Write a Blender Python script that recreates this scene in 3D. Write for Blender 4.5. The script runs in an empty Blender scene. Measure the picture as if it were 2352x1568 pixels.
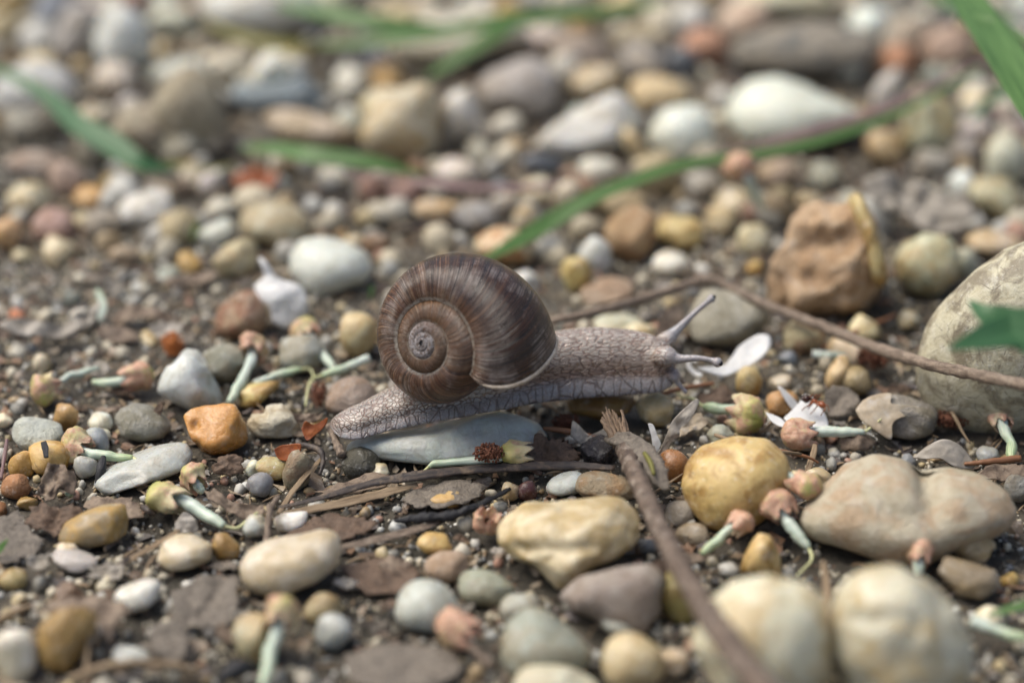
import bpy, bmesh, math, random
import numpy as np
from mathutils import Vector, Matrix, noise

random.seed(7)
rng = np.random.default_rng(7)
scene = bpy.context.scene
MM = 0.001                      # everything below is laid out in millimetres

# ------------------------------------------------------------------ camera
FPX, TH, DIST = 5680.0, math.radians(30), 500.0      # focal length in photo pixels (2352 wide), pitch, distance to ground
CX, CY = 1176.0, 784.0
cam_data = bpy.data.cameras.new('camera')
cam_obj = bpy.data.objects.new('camera', cam_data)
scene.collection.objects.link(cam_obj)
cam_obj.location = (0, -DIST * math.cos(TH) * MM, DIST * math.sin(TH) * MM)
cam_obj.rotation_euler = (math.radians(90) - TH, 0, 0)
cam_data.sensor_width = 36
cam_data.lens = 36 * FPX / 2352
cam_data.clip_start = 0.01
cam_data.clip_end = 500
cam_data.dof.use_dof = True
cam_data.dof.focus_distance = 0.4555
cam_data.dof.aperture_fstop = 5.0
cam_data.dof.aperture_blades = 7
scene.camera = cam_obj

# ------------------------------------------------------------------ sky, sun, exposure
SUN_EL, SUN_AZ = math.radians(60), math.radians(-72)      # azimuth measured from +Y (away from the camera) towards +X
world = bpy.data.worlds.new('World')
scene.world = world
world.use_nodes = True
wn = world.node_tree
wn.nodes.clear()
sky = wn.nodes.new('ShaderNodeTexSky')
sky.sky_type = 'NISHITA'
sky.sun_disc = False
sky.sun_elevation = SUN_EL
sky.sun_rotation = SUN_AZ
sky.air_density = 1.0
sky.dust_density = 5.0
sky.ozone_density = 0.9
bg = wn.nodes.new('ShaderNodeBackground')
bg.inputs['Strength'].default_value = 0.10
wo = wn.nodes.new('ShaderNodeOutputWorld')
wn.links.new(sky.outputs[0], bg.inputs[0])
wn.links.new(bg.outputs[0], wo.inputs[0])
sun_data = bpy.data.lights.new('sun', 'SUN')
sun_data.energy = 2.0
sun_data.angle = math.radians(48)
sun_data.color = (1.0, 0.96, 0.875)
sun = bpy.data.objects.new('sun', sun_data)
scene.collection.objects.link(sun)
sdir = Vector((math.sin(SUN_AZ) * math.cos(SUN_EL), math.cos(SUN_AZ) * math.cos(SUN_EL), math.sin(SUN_EL)))
sun.rotation_euler = sdir.to_track_quat('Z', 'Y').to_euler()
sun.location = sdir
scene.view_settings.view_transform = 'Standard'
scene.view_settings.look = 'None'
scene.view_settings.exposure = 0.60
scene.view_settings.gamma = 1.0
scene.view_settings.use_curve_mapping = False
scene.render.engine = 'CYCLES'
scene.cycles.max_bounces = 6
scene.cycles.use_denoising = True

# ------------------------------------------------------------------ picture direction -> place
ST, CT = math.sin(TH), math.cos(TH)
CAM = np.array([0, -DIST * CT, DIST * ST])
RGT = np.array([1.0, 0, 0]); UPV = np.array([0, ST, CT]); FWD = np.array([0, CT, -ST])

def ray(px, py):
    return FWD + RGT * ((px - CX) / FPX) + UPV * ((CY - py) / FPX)
def at_z(px, py, z=0.0):                       # where the line of sight meets the height z
    d = ray(px, py); t = (z - CAM[2]) / d[2]
    return CAM + d * t
def at_y(px, py, y):                           # where it meets the vertical plane y
    d = ray(px, py); t = (y - CAM[1]) / d[1]
    return CAM + d * t
def at_plane(px, py, anchor, alpha):           # plane through anchor, leaning back by alpha from flat
    n = np.array([0, -math.sin(alpha), math.cos(alpha)])
    d = ray(px, py); t = np.dot(n, anchor - CAM) / np.dot(n, d)
    return CAM + d * t
def mmpp(p):                                   # millimetres per photo pixel at p
    return float(np.dot(np.asarray(p) - CAM, FWD)) / FPX

# ------------------------------------------------------------------ helpers
COL = scene.collection
LAND = []                                       # (x, y, radius, short name) for keeping clear and describing places

def mesh_obj(name, verts, faces, mat, parent=None, smooth=True, loc=None, uv=None, attrs=None):
    me = bpy.data.meshes.new(name)
    v = np.asarray(verts, float)
    if loc is not None:
        v = v - np.asarray(loc)
    me.from_pydata((v * MM).tolist(), [], [list(map(int, f)) for f in faces])
    if smooth:
        me.polygons.foreach_set('use_smooth', [True] * len(me.polygons))
    for k, a in (attrs or {}).items():
        a = np.asarray(a, float)
        if a.ndim == 1:
            at = me.attributes.new(k, 'FLOAT', 'POINT'); at.data.foreach_set('value', a.ravel())
        else:
            at = me.attributes.new(k, 'FLOAT_VECTOR', 'POINT'); at.data.foreach_set('vector', a.ravel())
    me.update()
    if mat is not None:
        me.materials.append(mat)
    o = bpy.data.objects.new(name, me)
    COL.objects.link(o)
    if loc is not None:
        o.location = tuple(np.asarray(loc) * MM)
    if parent is not None:
        o.parent = parent
        if loc is not None:
            o.location = tuple((np.asarray(loc) * MM) - np.array(parent.location))
        else:
            o.location = tuple(-np.array(parent.location))
    return o

def tag(o, label, cat, group=None):
    o['label'] = label; o['category'] = cat
    if group: o['group'] = group
    return o

def empty(name, p, label, cat, group=None):
    o = bpy.data.objects.new(name, None)
    COL.objects.link(o)
    o.location = tuple(np.asarray(p) * MM)
    o.empty_display_size = 0.002
    return tag(o, label, cat, group)

_ico = {}
def ico(n):
    if n not in _ico:
        bm = bmesh.new(); bmesh.ops.create_icosphere(bm, subdivisions=n, radius=1.0)
        _ico[n] = (np.array([v.co[:] for v in bm.verts]), np.array([[v.index for v in f.verts] for f in bm.faces]))
        bm.free()
    v, f = _ico[n]
    return v.copy(), f

def nz(p, s=1.0, off=0.0):
    return noise.noise(Vector((p[0] * s + off, p[1] * s + off * 1.7, p[2] * s - off)))

def catmull(pts, n):
    P = np.asarray(pts, float)
    if len(P) == 2:
        t = np.linspace(0, 1, n)[:, None]; return P[0] * (1 - t) + P[1] * t
    Q = np.vstack([2 * P[0] - P[1], P, 2 * P[-1] - P[-2]])
    out = []
    for u in np.linspace(0, len(P) - 1, n):
        i = min(int(u), len(P) - 2); t = u - i
        a, b, c, d = Q[i], Q[i + 1], Q[i + 2], Q[i + 3]
        out.append(.5 * ((2 * b) + (c - a) * t + (2 * a - 5 * b + 4 * c - d) * t * t + (3 * b - a - 3 * c + d) * t ** 3))
    return np.array(out)

def sweep(pts, radii, n=24, seg=10, flat=None, nrm=(0, -ST, CT), rough=0.0, seed=0, ridges=0, ridge=0.0, cap=True):
    """tube along pts; flat = ratio thickness/width for blades, nrm = the blade's face direction"""
    C = catmull(pts, n)
    R = catmull(np.asarray(radii, float)[:, None], n)[:, 0] if len(radii) > 1 else np.full(n, radii[0])
    R = np.maximum(R, 0.02)
    T = np.gradient(C, axis=0); T /= np.linalg.norm(T, axis=1)[:, None] + 1e-9
    nrm = np.asarray(nrm, float)
    V = []; ca = []
    for i in range(n):
        s = np.cross(T[i], nrm); s /= np.linalg.norm(s) + 1e-9
        u = np.cross(s, T[i])
        for j in range(seg):
            a = 2 * math.pi * j / seg
            r = R[i]
            if ridges: r *= 1 + ridge * math.cos(ridges * a)
            if rough: r *= 1 + rough * nz(C[i] + .6 * R[i] * np.array([math.cos(a), math.sin(a), 0]), .9, seed)
            k = 1.0 if flat is None else flat
            w = s * math.cos(a) * r + u * math.sin(a) * r * k
            if flat is not None:                     # keel along the middle
                w = w - u * (0.25 * r * (1 - abs(math.cos(a))))
            V.append(C[i] + w); ca.append((i / (n - 1), j / seg, 0))
    F = []
    for i in range(n - 1):
        for j in range(seg):
            a, b = i * seg + j, i * seg + (j + 1) % seg
            F.append((a, b, b + seg, a + seg))
    if cap:
        F.append(tuple(range(seg - 1, -1, -1))); F.append(tuple((n - 1) * seg + j for j in range(seg)))
    return np.array(V), F, np.array(ca)

# ------------------------------------------------------------------ material helpers
class NT:
    def __init__(self, name):
        self.m = bpy.data.materials.new(name); self.m.use_nodes = True
        self.t = self.m.node_tree; self.t.nodes.clear()
        self.out = self.n('ShaderNodeOutputMaterial')
        self.b = self.n('ShaderNodeBsdfPrincipled')
        self.l(self.b.outputs[0], self.out.inputs['Surface'])
    def n(self, ty, **kw):
        nd = self.t.nodes.new(ty)
        for k, v in kw.items(): setattr(nd, k, v)
        return nd
    def l(self, a, b): self.t.links.new(a, b)
    def setin(self, nd, i, v):
        if hasattr(v, 'is_output') or isinstance(v, bpy.types.NodeSocket): self.l(v, nd.inputs[i])
        else: nd.inputs[i].default_value = v
    def coord(self, kind='Object', scale=1000.0, rnd=True, scl=None):
        c = self.n('ShaderNodeTexCoord')
        mp = self.n('ShaderNodeVectorMath', operation='MULTIPLY'); self.l(c.outputs[kind], mp.inputs[0])
        mp.inputs[1].default_value = scl if scl else (scale,) * 3
        if not rnd: return mp.outputs[0]
        oi = self.n('ShaderNodeObjectInfo')
        k = self.math('MULTIPLY', oi.outputs['Random'], 217.0)
        ad = self.n('ShaderNodeVectorMath', operation='ADD'); self.l(mp.outputs[0], ad.inputs[0]); self.l(k, ad.inputs[1])
        return ad.outputs[0]
    def math(self, op, a, b=0.0, c=None, clamp=False):
        nd = self.n('ShaderNodeMath', operation=op); nd.use_clamp = clamp
        self.setin(nd, 0, a); self.setin(nd, 1, b)
        if c is not None: self.setin(nd, 2, c)
        return nd.outputs[0]
    def vmul(self, v, s):
        nd = self.n('ShaderNodeVectorMath', operation='MULTIPLY'); self.l(v, nd.inputs[0]); nd.inputs[1].default_value = s
        return nd.outputs[0]
    def noise(self, vec, scale, detail=3.0, rough=0.55, dist=0.0):
        nd = self.n('ShaderNodeTexNoise'); self.l(vec, nd.inputs['Vector'])
        nd.inputs['Scale'].default_value = scale; nd.inputs['Detail'].default_value = detail
        nd.inputs['Roughness'].default_value = rough; nd.inputs['Distortion'].default_value = dist
        return nd.outputs['Fac']
    def voro(self, vec, scale, feature='DISTANCE_TO_EDGE', rnd=1.0):
        nd = self.n('ShaderNodeTexVoronoi', feature=feature); self.l(vec, nd.inputs['Vector'])
        nd.inputs['Scale'].default_value = scale; nd.inputs['Randomness'].default_value = rnd
        return nd.outputs[0]
    def ramp(self, fac, stops, interp='LINEAR'):
        nd = self.n('ShaderNodeValToRGB'); self.l(fac, nd.inputs[0]); cr = nd.color_ramp; cr.interpolation = interp
        while len(cr.elements) < len(stops): cr.elements.new(0.5)
        for e, (p, c) in zip(cr.elements, stops):
            e.position = p; e.color = (c, c, c, 1) if isinstance(c, (int, float)) else (*c, 1)
        return nd.outputs[0]
    def mix(self, fac, a, b, mode='MIX'):
        nd = self.n('ShaderNodeMix', data_type='RGBA', blend_type=mode)
        self.setin(nd, 0, fac)
        for i, v in ((6, a), (7, b)):
            if isinstance(v, tuple): nd.inputs[i].default_value = (*v, 1) if len(v) == 3 else v
            else: self.l(v, nd.inputs[i])
        return nd.outputs[2]
    def attr(self, name, kind='GEOMETRY', out=0):
        nd = self.n('ShaderNodeAttribute'); nd.attribute_name = name; nd.attribute_type = kind
        return nd.outputs[out]
    def bump(self, h, strength=0.3, dist=0.3):
        nd = self.n('ShaderNodeBump'); self.l(h, nd.inputs['Height'])
        nd.inputs['Strength'].default_value = strength; nd.inputs['Distance'].default_value = dist * MM
        self.l(nd.outputs[0], self.b.inputs['Normal'])
    def base(self, v): self.setin(self.b, 'Base Color', (*v, 1) if isinstance(v, tuple) else v)
    def p(self, **kw):
        for k, v in kw.items():
            self.setin(self.b, k.replace('_', ' '), v)

# stone: colours come from the object (tint, stain) and its look vector (stain amount, speckle, roughness)
def mat_stone(name, bumpy=0.25, sss=0.0, vattr=False):
    m = NT(name); v = m.coord()
    if vattr:
        tint = m.attr('tint', 'GEOMETRY', 1); stain = m.mix(0.5, tint, (.2, .14, .07)); amt, spk = 0.3, 0.3
        m.p(Roughness=.55)
    else:
        tint = m.attr('tint', 'OBJECT', 0); stain = m.attr('stain', 'OBJECT', 0)
        lk = m.n('ShaderNodeSeparateXYZ'); m.l(m.attr('look', 'OBJECT', 1), lk.inputs[0])
        amt, spk = lk.outputs[0], lk.outputs[1]
        m.l(m.math('ADD', lk.outputs[2], m.math('MULTIPLY_ADD', m.noise(v, .9, 2), .3, -.22)), m.b.inputs['Roughness'])
    big = m.noise(v, .17, 5, .62, .8)
    mid = m.noise(v, .42, 5, .68, .4)
    fine = m.noise(v, 1.5, 4, .72)
    # broad stains with ragged edges
    f1 = m.math('MULTIPLY', m.ramp(big, [(.44, 0), (.58, 1)]), amt)
    c = m.mix(f1, tint, stain)
    # pale and dull clouds
    c = m.mix(m.ramp(mid, [(.36, .6), (.50, 0)]), c, m.mix(1.0, c, (.76, .71, .63), 'MULTIPLY'))
    c = m.mix(m.ramp(mid, [(.54, 0), (.70, .6)]), c, m.mix(.45, c, (.80, .79, .75)))
    # veins of stain in the cracks
    vein = m.ramp(m.voro(v, .20), [(0, 1), (.03, 0)])
    f2 = m.math('MULTIPLY', m.math('MULTIPLY', vein, m.ramp(mid, [(.48, 0), (.6, 1)])), m.math('MULTIPLY', amt, .8))
    c = m.mix(f2, c, m.mix(.55, stain, (.06, .035, .015)))
    # specks of soil and mineral
    sp = m.math('MULTIPLY', m.ramp(fine, [(.30, 1), (.37, 0)]), m.ramp(m.noise(v, .3, 2), [(.42, .15), (.58, 1)]))
    c = m.mix(m.math('MULTIPLY', sp, m.math('ADD', spk, .4)), c, (.10, .07, .045))
    sp2 = m.ramp(m.noise(v, 1.1, 3, .6), [(.62, 0), (.70, 1)])
    c = m.mix(m.math('MULTIPLY', sp2, m.math('MULTIPLY', spk, .9)), c, (.74, .72, .66))
    grain = m.noise(v, 4.5, 2, .7)
    c = m.mix(m.math('MULTIPLY', grain, .22), c, m.mix(1.0, c, (.6, .58, .55), 'MULTIPLY'))
    m.base(c)
    h = m.math('ADD', m.math('MULTIPLY', mid, 1.0), m.math('ADD', m.math('MULTIPLY', fine, .45), m.math('MULTIPLY', grain, .12)))
    h = m.math('SUBTRACT', h, m.math('ADD', m.math('MULTIPLY', f2, .3), m.math('MULTIPLY', sp, -.12)))
    m.bump(h, 1.0, bumpy)
    m.b.inputs['Specular IOR Level'].default_value = .5
    if sss:
        m.p(Subsurface_Weight=sss); m.b.inputs['Subsurface Radius'].default_value = (1.0, .6, .3)
        m.b.inputs['Subsurface Scale'].default_value = 1.5 * MM
    return m.m
M_WAX = mat_stone('waxy_stone', .26, .3)
M_ROCK = mat_stone('rough_stone', .95)
M_ROCK_S = mat_stone('rough_pebble', .35)
M_GRIT = mat_stone('grit', .25, 0, True)

def mat_soil():
    m = NT('soil'); v = m.coord('Object', 1000, False)
    big = m.noise(v, .03, 4, .6); mid = m.noise(v, .35, 5, .65); fine = m.noise(v, 2.2, 4, .75)
    c = m.ramp(mid, [(.3, (.013, .0115, .008)), (.5, (.048, .0425, .031)), (.72, (.135, .118, .086))])
    c = m.mix(m.ramp(big, [(.4, 0), (.62, .65)]), c, (.16, .138, .106))
    c = m.mix(m.ramp(fine, [(.56, 0), (.72, .8)]), c, (.28, .23, .165))
    c = m.mix(m.ramp(fine, [(.28, .7), (.4, 0)]), c, (.012, .009, .007))
    m.base(c)
    m.l(m.ramp(m.noise(v, .12, 3), [(.35, .38), (.62, .85)]), m.b.inputs['Roughness'])
    m.bump(m.math('ADD', m.math('MULTIPLY', mid, 1.4), m.math('MULTIPLY', fine, .7)), 1.0, 1.2)
    return m.m
M_SOIL = mat_soil()

def mat_plain(name, c1, c2, scale=.6, rough=.6, bumpy=.15, spec=.4, stretch=None, c3=None, transl=0.0, sss=0.0):
    """two-tone procedural matter; stretch = streaks along the sweep (uses the 'path' attribute)"""
    m = NT(name)
    if stretch:
        v = m.vmul(m.attr('path', 'GEOMETRY', 1), stretch); f = m.noise(v, 1.0, 4, .6)
    else:
        v = m.coord(); f = m.noise(v, scale, 4, .62, .3)
    c = m.ramp(f, [(.32, c1), (.68, c2)])
    vo = m.coord()
    if c3: c = m.mix(m.ramp(m.noise(vo, .5, 4, .7), [(.52, 0), (.68, .9)]), c, c3)
    c = m.mix(m.math('MULTIPLY', m.noise(vo, 1.6, 3, .7), .55), c, m.mix(1.0, c, (.55, .52, .48), 'MULTIPLY'))
    m.base(c); m.p(Roughness=rough); m.b.inputs['Specular IOR Level'].default_value = spec
    m.bump(m.math('ADD', f, m.math('MULTIPLY', m.noise(vo, 2.5, 3, .7), .4)), 1.0, bumpy)
    if sss:
        m.p(Subsurface_Weight=sss); m.b.inputs['Subsurface Radius'].default_value = (1, .8, .5); m.b.inputs['Subsurface Scale'].default_value = .8 * MM
    if transl:
        tr = m.n('ShaderNodeBsdfTranslucent'); m.l(c, tr.inputs[0])
        mx = m.n('ShaderNodeMixShader'); mx.inputs[0].default_value = transl
        m.l(m.b.outputs[0], mx.inputs[1]); m.l(tr.outputs[0], mx.inputs[2]); m.l(mx.outputs[0], m.out.inputs['Surface'])
    return m.m
M_GRASS = mat_plain('grass', (.06, .145, .035), (.15, .29, .085), rough=.45, bumpy=.05, stretch=(.6, 26, 1), transl=.25)
M_GRASS_DK = mat_plain('grass_dark', (.035, .12, .045), (.085, .21, .085), rough=.45, bumpy=.05, stretch=(.6, 26, 1), transl=.2)
M_GRASS_YL = mat_plain('grass_yellowing', (.16, .17, .03), (.27, .24, .07), rough=.5, bumpy=.05, stretch=(.6, 20, 1), transl=.2)
M_STEMPURP = mat_plain('purple_grass_stem', (.16, .08, .10), (.28, .20, .17), rough=.5, stretch=(3, 8, 1))
M_TWIG = mat_plain('twig_bark', (.11, .082, .062), (.32, .25, .19), rough=.75, bumpy=.3, stretch=(5, 9, 1), c3=(.33, .27, .21))
M_TWIG_FRONT = mat_plain('peeling_bark', (.065, .046, .036), (.20, .148, .112), rough=.7, bumpy=.5, stretch=(4, 7, 1), c3=(.34, .29, .24))
M_TWIG_DARK = mat_plain('dark_stalk', (.025, .022, .024), (.10, .075, .06), rough=.5, bumpy=.2, stretch=(4, 9, 1), c3=(.19, .14, .095))
M_CHAR = mat_plain('charred_wood', (.008, .009, .012), (.035, .035, .04), rough=.55, bumpy=.4, stretch=(5, 8, 1))
M_STRAW = mat_plain('dry_straw', (.17, .115, .065), (.38, .285, .18), rough=.65, bumpy=.12, stretch=(2, 10, 1))
M_NEEDLE = mat_plain('dry_needle', (.20, .085, .04), (.34, .17, .085), rough=.45, bumpy=.06, stretch=(1.5, 6, 1))
M_WOOD_END = mat_plain('splintered_wood', (.17, .11, .07), (.44, .32, .22), rough=.8, bumpy=.4, stretch=(2, 14, 1))
M_LEAF_DRY = mat_plain('dry_leaf', (.15, .105, .075), (.36, .28, .205), .35, .6, .35, c3=(.09, .06, .045), transl=.15)
M_LEAF_BROWN = mat_plain('brown_leaf', (.085, .056, .038), (.25, .165, .11), .5, .55, .6, c3=(.045, .03, .022), transl=.1)
M_LEAF_GREY = mat_plain('rotted_leaf', (.115, .098, .080), (.29, .25, .20), .5, .6, .6, c3=(.055, .043, .034))
M_LEAF_RED = mat_plain('red_bud_scale', (.22, .055, .02), (.42, .13, .035), .5, .4, .2, transl=.15)
M_PETAL = mat_plain('white_petal', (.76, .78, .79), (.88, .88, .86), .25, .4, .06, transl=.2, sss=.15)
M_PETAL_DRY = mat_plain('faded_petal', (.46, .36, .24), (.66, .58, .45), .2, .45, .12, c3=(.62, .58, .52), transl=.25)
M_HUSK = mat_plain('papery_husk', (.36, .32, .26), (.60, .56, .50), .3, .3, .2, transl=.3)
M_CATKIN = mat_plain('catkin', (.10, .035, .02), (.30, .125, .07), 1.2, .7, .3)
M_CATKIN_OR = mat_plain('orange_catkin', (.42, .13, .03), (.62, .23, .06), 1.2, .6, .3)
M_THREAD = mat_plain('pale_thread', (.52, .55, .25), (.70, .70, .42), .8, .45, .02)
M_THREAD_W = mat_plain('white_thread', (.55, .53, .46), (.72, .70, .62), .8, .5, .02)

def mat_tube():
    m = NT('stamen_tube'); pth = m.attr('path', 'GEOMETRY', 1)
    s = m.n('ShaderNodeSeparateXYZ'); m.l(pth, s.inputs[0])
    f = m.noise(m.vmul(pth, (1.2, 22, 1)), 1, 3, .6)
    c1 = m.ramp(f, [(.35, (.40, .50, .44)), (.65, (.74, .78, .72))])
    c2 = m.ramp(f, [(.35, (.20, .34, .09)), (.65, (.56, .64, .38))])
    oi = m.n('ShaderNodeObjectInfo')
    g = m.math('MULTIPLY', m.ramp(s.outputs[0], [(.25, .12), (.95, 1)]), m.math('MULTIPLY_ADD', oi.outputs['Random'], .7, .25))
    m.base(m.mix(g, c1, c2)); m.p(Roughness=.4, Subsurface_Weight=.15)
    m.b.inputs['Subsurface Scale'].default_value = .6 * MM
    m.bump(f, 1, .12)
    return m.m
M_TUBE = mat_tube()

def mat_calyx():
    m = NT('calyx'); pth = m.attr('path', 'GEOMETRY', 1); v = m.coord()
    s = m.n('ShaderNodeSeparateXYZ'); m.l(pth, s.inputs[0])
    oi = m.n('ShaderNodeObjectInfo')
    w = m.math('ADD', m.noise(v, .33, 4, .65), m.math('MULTIPLY_ADD', m.attr('pink', 'OBJECT', 2), .28, -.14))
    green = m.ramp(s.outputs[0], [(0, (.28, .32, .06)), (.4, (.50, .44, .17)), (1, (.58, .49, .32))])
    pink = m.ramp(m.noise(v, 1.2, 4, .7), [(.3, (.42, .18, .12)), (.7, (.60, .40, .29))])
    c = m.mix(m.ramp(w, [(.44, 0), (.60, .9)]), green, pink)
    c = m.mix(m.ramp(m.noise(v, 2.6, 3, .7), [(.63, 0), (.74, .6)]), c, (.14, .07, .04))
    m.base(c); m.p(Roughness=.48, Subsurface_Weight=.12); m.b.inputs['Subsurface Scale'].default_value = .8 * MM
    m.bump(m.math('ADD', m.noise(v, 1.1, 4, .7), m.noise(m.vmul(pth, (1, 14, 1)), 1, 2)), .8, .18)
    return m.m
M_CALYX = mat_calyx()

def mat_ant():
    m = NT('ant'); g = m.attr('path', 'GEOMETRY', 1)
    s = m.n('ShaderNodeSeparateXYZ'); m.l(g, s.inputs[0])
    c = m.ramp(s.outputs[0], [(.0, (.035, .012, .008)), (.38, (.04, .014, .008)), (.48, (.22, .06, .02)), (1, (.24, .065, .02))])
    m.base(c); m.p(Roughness=.22)
    return m.m
M_ANT = mat_ant()
M_ANT_LEG = mat_plain('ant_leg', (.16, .045, .015), (.27, .09, .03), 2, .3, .02)

def mat_shell():
    m = NT('shell'); g = m.attr('growth', 'GEOMETRY', 1)      # x: angle along the coil, y: round the whorl, z: whorl fraction from the lip
    s = m.n('ShaderNodeSeparateXYZ'); m.l(g, s.inputs[0])
    v = m.coord('Object', 1000, False)
    wob = m.noise(v, .35, 2)
    gx = m.math('ADD', s.outputs[0], m.math('MULTIPLY', wob, .03))
    cb = m.n('ShaderNodeCombineXYZ'); m.l(gx, cb.inputs[0]); m.l(s.outputs[1], cb.inputs[1])
    gv = cb.outputs[0]
    fineln = m.noise(m.vmul(gv, (52, 1.4, 0)), 1, 3, .8)
    midln = m.noise(m.vmul(gv, (13, .9, 0)), 1, 3, .6)
    broad = m.noise(m.vmul(gv, (2.6, .6, 0)), 1, 3, .6)
    strk = m.math('MULTIPLY', m.ramp(m.noise(m.vmul(gv, (5.5, .5, 0)), 1, 3, .65), [(.60, 0), (.70, 1)]), m.ramp(m.noise(v, .3, 3), [(.40, 0), (.58, 1)]))
    ln = m.math('ADD', m.math('MULTIPLY', fineln, .62), m.math('MULTIPLY', midln, .46))
    c = m.ramp(ln, [(.41, (.012, .0065, .004)), (.48, (.044, .023, .012)), (.56, (.095, .050, .026)), (.64, (.19, .122, .070)), (.74, (.38, .29, .18))])
    c = m.mix(m.math('MULTIPLY', strk, .35), c, (.36, .28, .18))
    # broad colour: reddish on one side, dark chestnut band near the mouth, widened with painted shade
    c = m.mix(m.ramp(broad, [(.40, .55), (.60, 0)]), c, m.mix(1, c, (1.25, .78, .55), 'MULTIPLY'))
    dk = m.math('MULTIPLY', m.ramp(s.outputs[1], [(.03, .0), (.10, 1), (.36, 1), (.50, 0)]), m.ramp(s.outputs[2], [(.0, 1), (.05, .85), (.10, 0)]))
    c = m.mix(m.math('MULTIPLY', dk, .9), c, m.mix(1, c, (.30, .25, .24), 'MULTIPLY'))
    band = m.noise(m.vmul(gv, (.7, 15, 0)), 1, 2, .5)
    c = m.mix(m.ramp(band, [(.42, .5), (.55, 0)]), c, m.mix(1, c, (.55, .46, .42), 'MULTIPLY'))
    # worn outer skin: greyish scratches high on the whorl
    worn = m.math('MULTIPLY', m.ramp(m.noise(v, .16, 4, .7), [(.50, 0), (.66, .6)]), m.ramp(fineln, [(.42, 0), (.6, 1)]))
    c = m.mix(worn, c, (.33, .29, .27))
    # pale dirt along the suture
    st = m.math('MULTIPLY', m.ramp(s.outputs[1], [(.0, 1), (.012, .9), (.022, 0)]), m.ramp(m.noise(v, 1.2, 3, .7), [(.34, 0), (.56, 1)]))
    c = m.mix(m.math('MULTIPLY', st, .8), c, (.33, .30, .25))
    # eroded chalky apex
    er = m.ramp(s.outputs[2], [(.405, 0), (.49, 1)])
    spk = m.ramp(m.noise(v, 2.2, 4, .75), [(.40, 0), (.56, 1)])
    c = m.mix(m.math('MULTIPLY', er, spk), c, (.50, .49, .52))
    mid = m.math('MULTIPLY', m.ramp(s.outputs[2], [(.19, 0), (.24, 1), (.6, 1)]), .6)
    c = m.mix(mid, c, m.mix(.5, c, (.16, .095, .05)))
    dust = m.ramp(m.noise(v, 3.6, 2, .6), [(.70, 0), (.745, 1)])
    c = m.mix(m.math('MULTIPLY', dust, .55), c, (.55, .50, .42))
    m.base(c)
    m.l(m.math('ADD', .25, m.math('MULTIPLY', er, .4)), m.b.inputs['Roughness'])
    m.b.inputs['Specular IOR Level'].default_value = .55
    m.bump(m.math('ADD', m.math('MULTIPLY', fineln, 1.0), m.math('ADD', m.math('MULTIPLY', midln, .8), m.math('MULTIPLY', m.math('MULTIPLY', er, spk), .5))), 1.0, .22)
    return m.m
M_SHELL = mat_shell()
M_LIP = mat_plain('shell_lip', (.36, .28, .20), (.62, .56, .48), .8, .35, .1, stretch=(40, 2, 1))

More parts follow.
